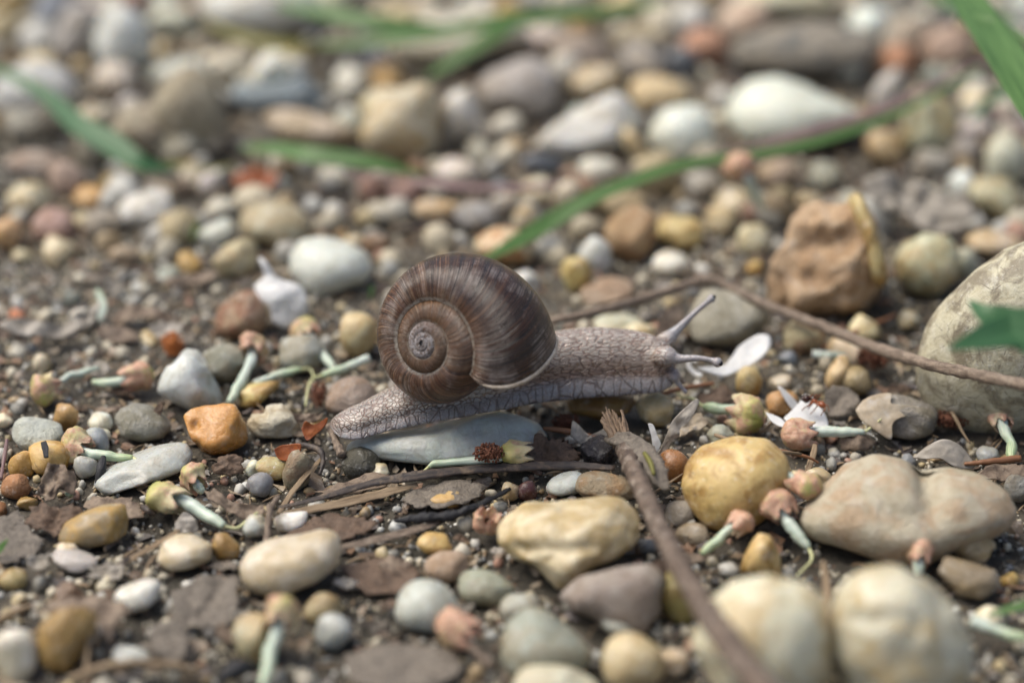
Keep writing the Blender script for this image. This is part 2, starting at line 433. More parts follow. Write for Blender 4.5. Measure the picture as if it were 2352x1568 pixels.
def mat_skin():
    m = NT('snail_skin'); h = m.attr('height', 'GEOMETRY', 2); tn = m.attr('tentacle', 'GEOMETRY', 2); hd = m.attr('headness', 'GEOMETRY', 2)
    sk = m.attr('skin', 'GEOMETRY', 1)                     # x along the body, y round the side, mm
    wp = m.n('ShaderNodeVectorMath', operation='ADD'); m.l(sk, wp.inputs[0])
    nzc = m.n('ShaderNodeTexNoise'); m.l(sk, nzc.inputs['Vector']); nzc.inputs['Scale'].default_value = .6
    m.l(m.vmul(nzc.outputs['Color'], (.4, .4, 0)), wp.inputs[1]); w = wp.outputs[0]
    neck = m.voro(m.vmul(w, (.52, 1.45, 0)), 1.0, rnd=.9)         # long warts on the neck
    tail = m.voro(m.vmul(w, (1.0, 1.1, 0)), 1.0)
    skirt = m.voro(m.vmul(w, (.52, .16, 0)), 1.0, rnd=.9)          # upright slots on the foot's edge
    tiny = m.voro(m.vmul(w, (2.0, 2.2, 0)), 1.0)
    a = m.n('ShaderNodeMix'); m.l(m.ramp(hd, [(.35, 0), (.55, 1)]), a.inputs[0]); m.l(tail, a.inputs[2]); m.l(neck, a.inputs[3])
    up = m.ramp(a.outputs[0], [(.0, 0), (.15, 1)], 'EASE')
    skt = m.math('MULTIPLY', m.ramp(skirt, [(.0, .1), (.07, 1)], 'EASE'), m.ramp(tiny, [(.0, .55), (.12, 1)]))
    upt = m.math('MULTIPLY', up, m.ramp(tiny, [(.0, .78), (.12, 1)]))
    b = m.n('ShaderNodeMix'); m.l(m.ramp(h, [(.26, 1), (.36, 0)]), b.inputs[0]); m.l(upt, b.inputs[2]); m.l(skt, b.inputs[3])
    cell = m.math('MAXIMUM', b.outputs[0], m.math('MULTIPLY', tn, m.ramp(m.noise(m.coord('Object', 1000, False), 3.0, 2), [(.3, .45), (.5, 1)])))
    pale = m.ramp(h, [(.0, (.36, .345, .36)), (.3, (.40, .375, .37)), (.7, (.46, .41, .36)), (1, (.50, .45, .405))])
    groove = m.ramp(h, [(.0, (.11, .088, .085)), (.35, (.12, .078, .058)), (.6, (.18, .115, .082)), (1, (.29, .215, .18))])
    warm = m.math('MULTIPLY', m.ramp(h, [(.28, 0), (.40, 1), (.62, .6), (.8, 0)]), m.ramp(hd, [(.45, 0), (.62, 1)]))
    pale = m.mix(m.math('MULTIPLY', warm, .75), pale, (.36, .215, .145))
    c = m.mix(cell, groove, pale)
    c = m.mix(tn, c, m.mix(cell, (.21, .195, .20), (.33, .32, .335)))
    blot = m.noise(m.coord('Object', 1000, False), .22, 3, .6)
    c = m.mix(m.ramp(blot, [(.40, .4), (.60, 0)]), c, m.mix(1.0, c, (.86, .78, .72), 'MULTIPLY'))
    m.base(c); m.p(Subsurface_Weight=.32, Coat_Weight=.35, Coat_Roughness=.12)
    m.l(m.ramp(m.noise(m.coord('Object', 1000, False), 1.4, 3), [(.35, .14), (.65, .42)]), m.b.inputs['Roughness']); m.b.inputs['Subsurface Radius'].default_value = (1, .5, .35)
    m.b.inputs['Subsurface Scale'].default_value = .9 * MM
    m.b.inputs['Specular IOR Level'].default_value = .6
    m.bump(cell, 1.0, .24)
    return m.m
M_SKIN = mat_skin()
M_EYE = mat_plain('eye', (.008, .008, .01), (.02, .02, .025), 3, .08, .0)

# ------------------------------------------------------------------ ground: one sheet, fine near the picture, coarse to the horizon
def ground():
    core_x = np.arange(-170, 170.1, 1.1); core_y = np.arange(-150, 240.1, 1.1)
    def grow(a):
        out = []; s = 1.6; x = a
        while x < 60000:
            x += s; s *= 1.22; out.append(x)
        return np.array(out)
    X = np.concatenate([-grow(170)[::-1], core_x, grow(170)]); Y = np.concatenate([-grow(150)[::-1], core_y, grow(240)])
    nx, ny = len(X), len(Y)
    gx, gy = np.meshgrid(X, Y)
    Z = np.zeros_like(gx)
    for (f, a, o) in ((.018, 1.6, 3.0), (.07, .8, 9.0), (.22, .55, 17.0), (.55, .35, 40.0)):
        for j in range(ny):
            for i in range(nx):
                if abs(gx[j, i]) < 420 and abs(gy[j, i]) < 420:
                    Z[j, i] += a * noise.noise(Vector((gx[j, i] * f + o, gy[j, i] * f - o, o)))
    Z -= .9
    V = np.c_[gx.ravel(), gy.ravel(), Z.ravel()]
    j, i = np.meshgrid(np.arange(ny - 1), np.arange(nx - 1), indexing='ij')
    a = (j * nx + i).ravel()
    F = np.c_[a, a + 1, a + nx + 1, a + nx]
    o = mesh_obj('ground', V, F, M_SOIL)
    o['kind'] = 'structure'; o['label'] = 'damp dark brown soil under the gravel'
    return X, Y, Z
GX, GY, GZ = ground()
def gz(x, y):
    i = np.clip(np.searchsorted(GX, x), 0, len(GX) - 1); j = np.clip(np.searchsorted(GY, y), 0, len(GY) - 1)
    return GZ[j, i]

# ------------------------------------------------------------------ stones
TONE = {  # tint, stain, (stain amount, speckle, roughness), waxy?
    'cream':  ((.68, .60, .43), (.40, .26, .09), (.65, .12, .42), 1),
    'ivory':  ((.67, .61, .48), (.46, .33, .15), (.55, .08, .40), 1),
    'white':  ((.76, .75, .70), (.46, .38, .24), (.50, .14, .42), 1),
    'blue':   ((.54, .555, .56), (.42, .43, .42), (.55, .15, .42), 1),
    'icy':    ((.68, .70, .68), (.44, .43, .37), (.45, .10, .38), 1),
    'grey':   ((.27, .27, .245), (.20, .165, .11), (.55, .35, .62), 0),
    'lgrey':  ((.46, .45, .41), (.28, .22, .14), (.55, .35, .60), 0),
    'yellow': ((.62, .47, .20), (.36, .20, .05), (.75, .25, .45), 1),
    'ochre':  ((.42, .27, .10), (.22, .125, .04), (.60, .22, .50), 1),
    'tan':    ((.50, .42, .27), (.30, .21, .09), (.60, .20, .55), 0),
    'pink':   ((.46, .35, .26), (.36, .22, .13), (.60, .18, .52), 0),
    'orange': ((.62, .33, .10), (.48, .20, .06), (.30, .05, .36), 1),
    'salmon': ((.60, .27, .165), (.50, .32, .22), (.50, .10, .55), 0),
    'brown':  ((.22, .135, .08), (.12, .07, .04), (.60, .30, .60), 0),
    'rust':   ((.32, .145, .055), (.17, .08, .035), (.60, .30, .55), 0),
    'dark':   ((.055, .052, .052), (.10, .085, .07), (.40, .30, .60), 0),
    'slate':  ((.17, .20, .24), (.16, .15, .14), (.50, .20, .50), 0),
    'sandy':  ((.40, .335, .25), (.24, .18, .11), (.60, .55, .75), 0),
    'boulder':((.56, .53, .42), (.25, .215, .15), (.95, .40, .55), 0),
    'flat':   ((.56, .47, .36), (.46, .31, .20), (.70, .20, .50), 0),
}
def jitter(c, a=.12):
    k = 1 + random.uniform(-a, a); return tuple(max(.01, min(.9, x * k * (1 + random.uniform(-.05, .05)))) for x in c)

def paint(o, tone, jit=.06, **over):
    tint, stain, look, wax = TONE[tone]
    gy = lambda c: (c[0], c[1] * 1.005, c[2] * .945)
    o['tint'] = jitter(gy(over.get('tint', tint)), jit); o['stain'] = jitter(gy(over.get('stain', stain)), jit); o['look'] = over.get('look', look)

def ell(cx, cy, w, h, rot=0, n=20, box=2.3, wob=.07, seed=0):
    r = random.Random(seed or (cx * 31 + cy)); ph = [r.uniform(0, 6.28) for _ in range(4)]
    out = []
    for i in range(n):
        a = 2 * math.pi * i / n
        k = (abs(math.cos(a)) ** box + abs(math.sin(a)) ** box) ** (-1 / box)
        k *= 1 + wob * (math.sin(2 * a + ph[0]) * .6 + math.sin(3 * a + ph[1]) * .8 + math.sin(5 * a + ph[2]) * .35)
        x, y = k * math.cos(a) * w / 2, k * math.sin(a) * h / 2
        c, s = math.cos(math.radians(rot)), math.sin(math.radians(rot))
        out.append((cx + x * c - y * s, cy + x * s + y * c))
    return out

def stone_shape(v, seed, facets=0, cut=.75, lump=.10, lscale=1.4, fine=0.0):
    r = random.Random(seed)
    for _ in range(facets):
        n = np.array([r.gauss(0, 1) for _ in range(3)]); n /= np.linalg.norm(n)
        d = cut + r.uniform(-.10, .12); k = v @ n - d
        v = v - np.where(k > 0, k, 0)[:, None] * n
    o = r.uniform(0, 90)
    d = np.array([nz(p, lscale, o) + .45 * nz(p, lscale * 1.9, o + 3) for p in v]) * lump
    if fine:
        d = d + np.array([nz(p, lscale * 3.2, o + 5) * .6 + nz(p, lscale * 7, o + 8) * .35 for p in v]) * fine
    return v * (1 + d)[:, None]

def stone(label, poly, tone, deep=None, sink=.14, lift=0.0, facets=None, cut=.80, lump=.12, fine=.022, cube=0.0, name='pebble', sub=None,
          short=None, mat=None, dents=(), group='pebbles scattered on the soil', seed=None, parent=None, **over):
    """poly: outline in photo pixels. The stone stands on the soil (or on lift), as deep as it is wide unless told otherwise."""
    P = np.array(poly, float)
    c0 = (P.min(0) + P.max(0)) / 2; wpx, hpx = (P.max(0) - P.min(0))
    seed = seed if seed is not None else int(c0[0] * 7 + c0[1])
    s = mmpp(at_z(c0[0], c0[1], 2))
    for _ in range(3):
        a, b = wpx / 2 * s, hpx / 2 * s
        by = (deep * a) if deep else min(.85 * a + .1 * b, 1.25 * b)
        by = min(by, 1.7 * b)
        cz = math.sqrt(max(b * b - (by * ST) ** 2, (.35 * b) ** 2)) / CT
        zc = cz * (1 - 2 * sink) + lift - .4
        ctr = at_z(c0[0], c0[1], zc); s = mmpp(ctr)
    if facets is None: facets = 0 if wpx > 220 else 1 if wpx > 130 else 3
    sub = sub or (5 if wpx > 300 else 4 if wpx > 105 else 3)
    v, f = ico(sub)
    if cube:
        Rc_ = np.c_[RGT, UPV, FWD] @ np.array(Matrix.Rotation(-.38, 3, 'Z') @ Matrix.Rotation(.30, 3, 'Y') @ Matrix.Rotation(.28, 3, 'X'))
        q = v @ Rc_; q = q / (np.sum(np.abs(q) ** 6, 1) ** (1 / 6))[:, None] * .85
        v = v * (1 - cube) + (q @ Rc_.T) * cube
    v = stone_shape(v, seed, facets, cut, lump, 1.3, fine)
    v = v * np.array([a, by, cz])
    X = v[:, 0]; Vv = v[:, 1] * ST + v[:, 2] * CT; Wv = v[:, 1] * CT - v[:, 2] * ST
    ang = np.arctan2(Vv, X); rad = np.hypot(X, Vv)
    nb = 48
    bins = ((ang + math.pi) / (2 * math.pi) * nb).astype(int) % nb
    E = np.zeros(nb); np.maximum.at(E, bins, rad)
    for i in range(nb):
        if E[i] == 0: E[i] = max(E[i - 1], E[(i + 1) % nb])
    E = (E + np.roll(E, 1) + np.roll(E, -1)) / 3
    bc = (np.arange(nb) + .5) / nb * 2 * math.pi - math.pi
    Ev = np.interp(ang, np.r_[bc[-1] - 2 * math.pi, bc, bc[0] + 2 * math.pi], np.r_[E[-1], E, E[0]])
    # outline: distance from the centre along each angle
    Q = np.vstack([P, P[:1]]); pts = []
    for i in range(len(P)):
        for t in np.linspace(0, 1, 8, endpoint=False): pts.append(Q[i] * (1 - t) + Q[i + 1] * t)
    pts = (np.array(pts) - c0) * s; pts[:, 1] *= -1
    pa = np.arctan2(pts[:, 1], pts[:, 0]); pr = np.hypot(pts[:, 0], pts[:, 1]); o_ = np.argsort(pa); pa, pr = pa[o_], pr[o_]
    th = np.linspace(-math.pi, math.pi, 97)[:-1]
    Rt = np.interp(th, np.r_[pa[-1] - 2 * math.pi, pa, pa[0] + 2 * math.pi], np.r_[pr[-1], pr, pr[0]])
    Rt = (2 * Rt + np.roll(Rt, 1) + np.roll(Rt, -1)) / 4
    Rv = np.interp(ang, np.r_[th, math.pi], np.r_[Rt, Rt[0]])
    k = Rv / np.maximum(Ev, 1e-6)
    X, Vv = X * k, Vv * k
    for (dx, dy, rx, ry, dep) in dents:          # hollows and creases on the near face, in mm deep
        g = np.exp(-(((X / s + c0[0]) - dx) / rx) ** 2 - (((c0[1] - Vv / s) - dy) / ry) ** 2)
        Wv = Wv + dep * g * (Wv < 0)
    wp = X[:, None] * RGT + Vv[:, None] * UPV + Wv[:, None] * FWD
    base = ctr + np.array([0, 0, wp[:, 2].min()])
    o = mesh_obj(name, wp + ctr, f, mat or (M_WAX if TONE[tone][3] else M_ROCK), loc=base, parent=parent)
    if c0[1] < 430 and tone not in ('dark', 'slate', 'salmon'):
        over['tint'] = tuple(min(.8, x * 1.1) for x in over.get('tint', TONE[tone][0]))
    paint(o, tone, **over)
    if parent is None:
        tag(o, label, 'stone', group)
        LAND.append((ctr[0], ctr[1], max(a, by), short))
    return o

# ---- large and recognisable stones -------------------------------------------------
stone('long bluish grey pebble with a crack, lying under the snail\'s tail',
      [(788,1040),(795,1008),(860,1000),(950,986),(1060,962),(1120,944),(1180,938),(1230,955),(1250,990),(1245,1022),(1200,1046),(1120,1062),(1000,1067),(900,1062),(830,1056)],
      'blue', deep=.42, lump=.07, fine=.02, dents=[(1105,985,7,40,.7),(1020,1010,9,60,.35)], short='the bluish stone under the snail', sub=5)
stone('smooth orange cube-shaped pebble with a small brown pit',
      [(424,952),(440,937),(490,928),(520,924),(545,926),(556,950),(568,1008),(560,1024),(520,1042),(490,1050),(462,1040),(445,1010),(432,980)],
      'orange', cube=.95, lump=.02, dents=[(455,975,9,12,1.0)], short='the orange cube pebble', sub=5, look=(.18, .04, .33))
stone('rounded grey-green pebble behind the orange cube pebble',
      [(262,962),(272,938),(305,925),(345,930),(380,955),(396,982),(375,1008),(325,1015),(282,1002)], 'grey', lump=.08, fine=.02, short='the grey-green pebble')
stone('white wedge of quartz with a pointed top near the orange seed cluster',
      [(360,900),(372,860),(400,822),(420,800),(450,802),(470,830),(490,870),(512,920),(500,950),(450,948),(400,925)], 'icy', facets=4, cut=.7, lump=.05, short='the white quartz wedge')
stone('rough pale cream rock chip beside the orange cube pebble',
      [(568,968),(580,948),(606,950),(612,930),(650,926),(672,948),(690,980),(688,1000),(650,1006),(600,1005),(574,990)], 'ivory', facets=3, lump=.16, fine=.10, mat=M_ROCK, look=(.5,.45,.6), short='the rough cream chip')
stone('small yellow angular pebble behind the orange cube pebble',
      [(545,900),(572,882),(640,874),(645,884),(612,915),(590,934),(562,930)], 'yellow', facets=4, lump=.12, fine=.05)
stone('two-tone pinkish brown egg-shaped pebble beside the wilted white flower', ell(556,727,122,108,-20), 'pink', lump=.05, tint=(.42,.28,.20), stain=(.30,.15,.085), look=(.9,.15,.5), short='the pinkish brown egg pebble')
stone('smooth bluish white pebble behind the snail shell',
      [(664,585),(688,548),(740,540),(800,555),(845,580),(858,620),(838,652),(790,668),(740,686),(700,672),(668,628)], 'icy', lump=.05, short='the bluish white pebble')
stone('tan pebble with a pointed top, behind the wilted white flower',
      [(484,602),(520,562),(562,545),(590,560),(592,610),(562,642),(510,640)], 'tan', facets=3, lump=.06, mat=M_WAX)
stone('dull grey-tan domed pebble behind the bluish white pebble', ell(634,516,162,112,8), 'tan', tint=(.45,.42,.32), lump=.06, mat=M_WAX, short='the domed grey-tan pebble')
stone('blocky chalk-white pebble alone among dark crumbs', [(268,480),(295,448),(350,430),(388,440),(402,490),(390,520),(330,525),(285,520)], 'white', facets=4, lump=.08, fine=.04, short='the chalk-white block')
stone('flat bluish white slab half sunk in the soil under a flower tube',
      [(215,1110),(240,1080),(300,1042),(360,1022),(425,1013),(440,1045),(425,1078),(380,1098),(310,1118),(250,1140)], 'icy', tint=(.52,.54,.52), deep=1.0, sink=.28, lump=.07, fine=.03, facets=1, short='the sunken bluish slab')
stone('yellow-brown pebble with a grey smear and blunt end', [(133,1238),(150,1200),(185,1178),(235,1158),(285,1156),(294,1195),(288,1228),(260,1248),(210,1256),(150,1258)], 'ochre', facets=2, lump=.05, stain=(.24,.22,.18), short='the yellow-brown pebble')
stone('small white and cream pebble with dirty spots', [(360,1290),(372,1245),(405,1225),(445,1228),(488,1250),(485,1285),(440,1305),(395,1312)], 'ivory', facets=3, lump=.07, look=(.5,.3,.45), short='the dirty white pebble')
stone('brown angular pebble touching the dirty white pebble', [(486,1258),(495,1225),(520,1224),(552,1255),(548,1280),(500,1286)], 'ochre', facets=4, lump=.1, look=(.8,.3,.5))
stone('smooth cream bean-shaped pebble behind a drooping flower bud',
      [(550,1300),(568,1262),(615,1238),(690,1228),(742,1213),(776,1228),(786,1262),(774,1300),(735,1334),(690,1352),(640,1372),(590,1362),(556,1338)], 'ivory', lump=.05, dents=[(720,1228,20,30,1.0)], short='the cream bean pebble')
stone('small white oval pebble lying among rotted leaves', ell(315,1368,112,70,-18), 'white', lump=.06, short='the white oval pebble')
stone('pitted ochre stone with a pale patch', [(80,1480),(95,1430),(140,1395),(190,1385),(225,1410),(215,1460),(190,1500),(160,1545),(105,1545)], 'ochre', lump=.1, fine=.03, short='the pitted ochre stone')
stone('grubby white stone with brown flecks next to the pitted ochre stone', ell(36,1502,104,118,0), 'white', facets=3, lump=.06, look=(.55,.35,.5))
stone('big cream stone with bumpy underside, beside the thick peeling twig',
      [(1136,1218),(1160,1182),(1205,1152),(1290,1153),(1380,1140),(1435,1140),(1466,1168),(1476,1200),(1462,1245),(1415,1284),(1350,1308),(1318,1340),(1280,1350),(1258,1330),(1225,1298),(1175,1282),(1150,1255)], 'cream', lump=.09, fine=.04, look=(.7,.12,.42), dents=[(1200,1255,50,16,1.8),(1330,1250,70,18,1.2),(1240,1180,30,14,1.0)], short='the big cream stone')
stone('round yellow stone with brown flecks, under a flower tube',
      [(1563,1115),(1576,1062),(1615,1022),(1690,1000),(1765,1006),(1808,1045),(1818,1095),(1792,1160),(1742,1202),(1680,1226),(1622,1216),(1582,1175)], 'yellow', lump=.05, fine=.02, tint=(.60,.46,.20), look=(.8,.7,.42), dents=[(1640,1040,50,8,.8)], short='the round yellow stone', sub=5)
stone('large flat beige stone with two lobes and pinkish stains',
      [(1832,1195),(1880,1122),(1940,1062),(2010,1040),(2078,1054),(2125,1082),(2190,1070),(2258,1084),(2318,1130),(2336,1180),(2312,1222),(2258,1244),(2200,1262),(2130,1290),(2030,1292),(1930,1262),(1850,1240)], 'flat', deep=.62, lump=.06, fine=.02, dents=[(2122,1110,28,60,4.5),(1990,1090,16,8,1.0),(2040,1180,120,30,1.0),(1930,1230,60,26,1.6)], name='stone', short='the two-lobed beige stone', sub=5)
stone('large speckled grey boulder with a mossy dark foot, behind the green leaf',
      [(2113,905),(2110,820),(2130,742),(2170,680),(2230,620),(2300,570),(2400,535),(2540,560),(2640,680),(2650,830),(2560,960),(2400,1010),(2250,1010),(2150,965)], 'boulder', deep=.62, lump=.05, fine=.012, mat=M_ROCK_S, name='boulder', short='the speckled boulder', sub=5)
stone('large smooth cream stone lying under the thick peeling twig',
      [(1585,1475),(1622,1380),(1680,1330),(1760,1314),(1850,1334),(1892,1370),(1905,1450),(1912,1560),(1880,1650),(1800,1690),(1700,1660),(1635,1580)], 'ivory', lump=.05, fine=.01, name='stone', short='the cream stone under the twig', sub=5, look=(.7,.08,.42))
stone('large cream stone with creases like a folded face',
      [(1904,1400),(1930,1332),(1990,1296),(2060,1294),(2132,1330),(2192,1392),(2230,1470),(2240,1560),(2170,1660),(2050,1690),(1960,1640),(1910,1520)], 'ivory', lump=.08, fine=.02, dents=[(1965,1408,50,10,1.2),(2080,1418,16,26,1.0),(2025,1396,40,9,.9),(2150,1350,30,40,.8),(2060,1490,40,40,.8)], name='stone', short='the creased cream stone', sub=5, look=(.7,.08,.42))
stone('bluish white pebble touching a red flower bud', ell(980,1392,140,125,10), 'icy', lump=.05, tint=(.52,.54,.52), stain=(.42,.40,.30), short='the bluish pebble by the red bud')
stone('low grey-green oval pebble behind a grey triangular stone', ell(1115,1350,135,78,8), 'grey', tint=(.32,.33,.28), lump=.05, mat=M_WAX)
stone('grey triangular stone with blunt edges', [(1148,1505),(1162,1432),(1205,1396),(1250,1398),(1318,1448),(1362,1492),(1352,1535),(1250,1556),(1170,1548)], 'lgrey', tint=(.33,.33,.29), lump=.06, mat=M_WAX, short='the grey triangular stone')
stone('smooth round cream pebble standing on end', ell(1452,1520,150,130,0), 'ivory', tint=(.62,.54,.36), lump=.03, short='the round cream pebble')
stone('smooth white pebble in front of the grey triangular stone', ell(1272,1572,190,95,5), 'white', tint=(.58,.56,.48), lump=.04)
stone('flat brownish grey stone tilted against the cream stones', [(1278,1372),(1330,1325),(1420,1300),(1500,1290),(1532,1330),(1522,1400),(1475,1462),(1400,1442),(1320,1402)], 'lgrey', tint=(.40,.35,.29), stain=(.26,.19,.16), facets=3, lump=.06, deep=.6, short='the flat brownish stone')
stone('yellow cone-shaped pebble with a white side', [(1700,1312),(1715,1262),(1742,1220),(1768,1232),(1790,1275),(1796,1318),(1750,1332)], 'yellow', tint=(.66,.50,.24), lump=.04, look=(.9,.05,.4), short='the yellow cone pebble')
stone('pale grey pebble beside the round yellow stone', ell(1562,1180,68,64,0), 'lgrey', lump=.08, facets=3, short='the pale grey pebble')
stone('glossy cream oval pebble beside the two-lobed beige stone', ell(2226,1246,108,78,28), 'cream', lump=.04, short='the cream oval pebble')
stone('brown-grey lump of stone beside the creased cream stone', [(2150,1310),(2170,1275),(2230,1290),(2290,1310),(2300,1345),(2250,1375),(2200,1368)], 'tan', tint=(.30,.235,.175), lump=.10, fine=.03)
stone('round cream pebble with a brown nick under the snail\'s head', [(1460,930),(1475,912),(1510,902),(1545,918),(1550,945),(1535,978),(1500,980),(1472,960)], 'ivory', tint=(.64,.56,.36), lump=.04, short='the cream pebble under the head')
stone('dark ochre stone in shade under the snail\'s neck', [(1300,915),(1350,900),(1420,898),(1460,915),(1450,950),(1380,965),(1310,950)], 'ochre', lump=.06, tint=(.30,.19,.07), sink=.05, short='the ochre stone under the neck')
stone('ochre pebble with white chips standing beside the white curled petal', [(1690,895),(1694,855),(1712,838),(1738,848),(1752,875),(1745,905),(1720,915)], 'yellow', tint=(.55,.43,.22), lump=.08, look=(.8,.4,.5), short='the ochre pebble by the petal')
stone('yellow knobbly pebble in front of the long bent twig', [(1895,885),(1902,850),(1925,815),(1945,818),(1955,850),(1940,885),(1915,902)], 'yellow', tint=(.55,.44,.24), lump=.12, fine=.05, short='the yellow knobbly pebble')
stone('rounded tan pebble with orange specks next to the yellow knobbly pebble', ell(1967,875,66,66,0), 'tan', tint=(.55,.43,.27), lump=.08, fine=.04, look=(.7,.5,.5))
stone('flat-topped grey-green slab behind the snail\'s eye stalks',
      [(1572,742),(1592,690),(1618,662),(1690,668),(1772,706),(1762,752),(1732,792),(1650,797),(1590,786)], 'lgrey', tint=(.44,.43,.35), stain=(.30,.28,.18), facets=4, cut=.62, lump=.05, fine=.02, name='rock', short='the grey-green slab')
rk = stone('rough reddish brown rock with pits and crumbs on it',
      [(1764,640),(1772,590),(1800,555),(1815,500),(1850,462),(1915,470),(1970,462),(2010,520),(2040,610),(2036,672),(2000,712),(1900,738),(1805,732),(1766,692)], 'rust', tint=(.50,.385,.25), stain=(.33,.20,.10), facets=1, cube=.45, lump=.16, fine=.14, dents=[(1900,560,50,26,3.5),(1850,640,30,20,1.5)], look=(.7,.55,.75), name='rock', short='the rough reddish rock', sub=5)
pl = stone('', [(1940,445),(1965,436),(1990,480),(2020,560),(2042,640),(2030,672),(2000,668),(1985,590),(1960,520)], 'yellow', tint=(.55,.45,.24), deep=1.9, lift=7.5, lump=.14, fine=.04, name='quartz_plate', sub=4)
bpy.context.view_layer.update(); pl.parent = rk; pl.matrix_parent_inverse = Matrix.Translation(-Vector(rk.location)); del pl['label'], pl['category'], pl['group']
pl['label'] = 'yellow quartz plate on the rock\'s side'
stone('pale lumpy stone with hollows behind the speckled boulder', [(2055,600),(2075,560),(2120,535),(2180,540),(2205,580),(2195,640),(2150,685),(2095,678),(2062,640)], 'cream', tint=(.55,.51,.37), lump=.15, fine=.05, short='the pale lumpy stone')
stone('long cream stone behind the speckled boulder', ell(2290,562,140,66,12), 'cream', lump=.07, facets=2)
stone('small greenish white pebble at the boulder\'s shoulder', ell(2216,606,62,72,0), 'white', tint=(.46,.47,.42), lump=.08)
stone('large smooth white egg-shaped stone behind the green grass stem',
      [(1667,272),(1678,215),(1722,178),(1785,170),(1855,192),(1930,232),(1995,272),(1960,306),(1860,338),(1760,348),(1692,328)], 'white', tint=(.64,.64,.61), stain=(.52,.49,.40), lump=.03, name='stone', short='the white egg stone', sub=4, look=(.25,.03,.4))
stone('white rounded stone next to the large white egg', ell(1570,306,156,128,5), 'white', tint=(.68,.67,.65), lump=.05, short='the white stone by the egg')
stone('long white stone with a sloping top and pale brown foot', [(1212,345),(1280,282),(1350,236),(1418,205),(1450,228),(1462,285),(1432,342),(1350,362),(1270,364)], 'white', tint=(.62,.61,.59), facets=4, lump=.05, short='the sloping white stone')
stone('slim cream sliver of stone leaning on the sloping white stone', [(1425,300),(1445,290),(1475,330),(1500,372),(1470,380),(1440,350)], 'cream', lump=.05)
stone('big pale buff block with vertical grooves', [(826,322),(845,250),(900,208),(965,190),(1000,200),(1012,260),(1005,330),(975,385),(900,376),(845,352)], 'cream', tint=(.54,.50,.38), facets=4, lump=.09, fine=.03, name='stone', short='the grooved buff block')
stone('white block with an orange corner beside the grooved buff block', [(1010,250),(1035,215),(1075,200),(1100,240),(1115,310),(1090,345),(1030,345),(1008,310)], 'white', tint=(.62,.60,.58), facets=4, lump=.06, short='the white block')
stone('grey pebble with faint ridges among the pale far stones', ell(1192,208,185,150,-15), 'lgrey', tint=(.40,.38,.35), facets=3, lump=.08, short='the ridged grey pebble')
stone('tan oval stone behind the white stones', ell(1512,216,140,88,0), 'tan', tint=(.55,.44,.26), lump=.06, mat=M_WAX)
stone('salmon orange stone beside the big dim grey stone', ell(1617,112,110,98,10), 'salmon', lump=.07, short='the salmon stone')
stone('big dim grey-brown stone with dark patches, next to the salmon stone', [(1670,150),(1690,90),(1760,60),(1880,40),(1990,60),(2030,110),(1990,165),(1900,190),(1760,185)], 'grey', tint=(.30,.27,.22), stain=(.09,.09,.09), lump=.08, name='stone', short='the dim grey stone', look=(.9,.2,.6))
stone('wide bluish white stone behind the far grass blades', [(450,20),(480,-30),(580,-60),(700,-50),(745,0),(730,60),(660,88),(560,92),(480,70)], 'icy', tint=(.55,.55,.55), stain=(.36,.30,.16), lump=.05, name='stone', short='the wide bluish stone')
stone('pale oval stone standing up beside a dim blue stone', ell(282,98,140,160,-12), 'icy', tint=(.52,.54,.54), lump=.05, short='the pale standing stone')
stone('broad bluish grey stone near the curved grass blade', ell(80,210,190,140,0), 'icy', tint=(.49,.49,.50), lump=.06, short='the broad bluish stone')
stone('white pebble with a yellow end and bright top', [(572,212),(578,165),(602,125),(640,118),(672,150),(668,190),(630,205),(600,228)], 'white', tint=(.72,.74,.74), stain=(.50,.42,.14), lump=.05, look=(.5,.02,.35), short='the bright white pebble')
stone('blue-grey slate under the bright white pebble', [(525,225),(545,185),(620,195),(700,170),(745,210),(735,260),(640,262),(560,255)], 'slate', tint=(.27,.31,.38), facets=3, lump=.05, short='the blue-grey slate')
stone('pale brown flat rock in front of the blue-grey slate', [(595,262),(640,240),(700,252),(780,280),(830,300),(800,335),(720,345),(650,320)], 'tan', tint=(.52,.45,.37), facets=3, lump=.08, short='the pale brown rock')
stone('small orange-tan stone on top of the grooved buff block', ell(885,185,92,80,0), 'yellow', tint=(.60,.38,.16), lump=.06)
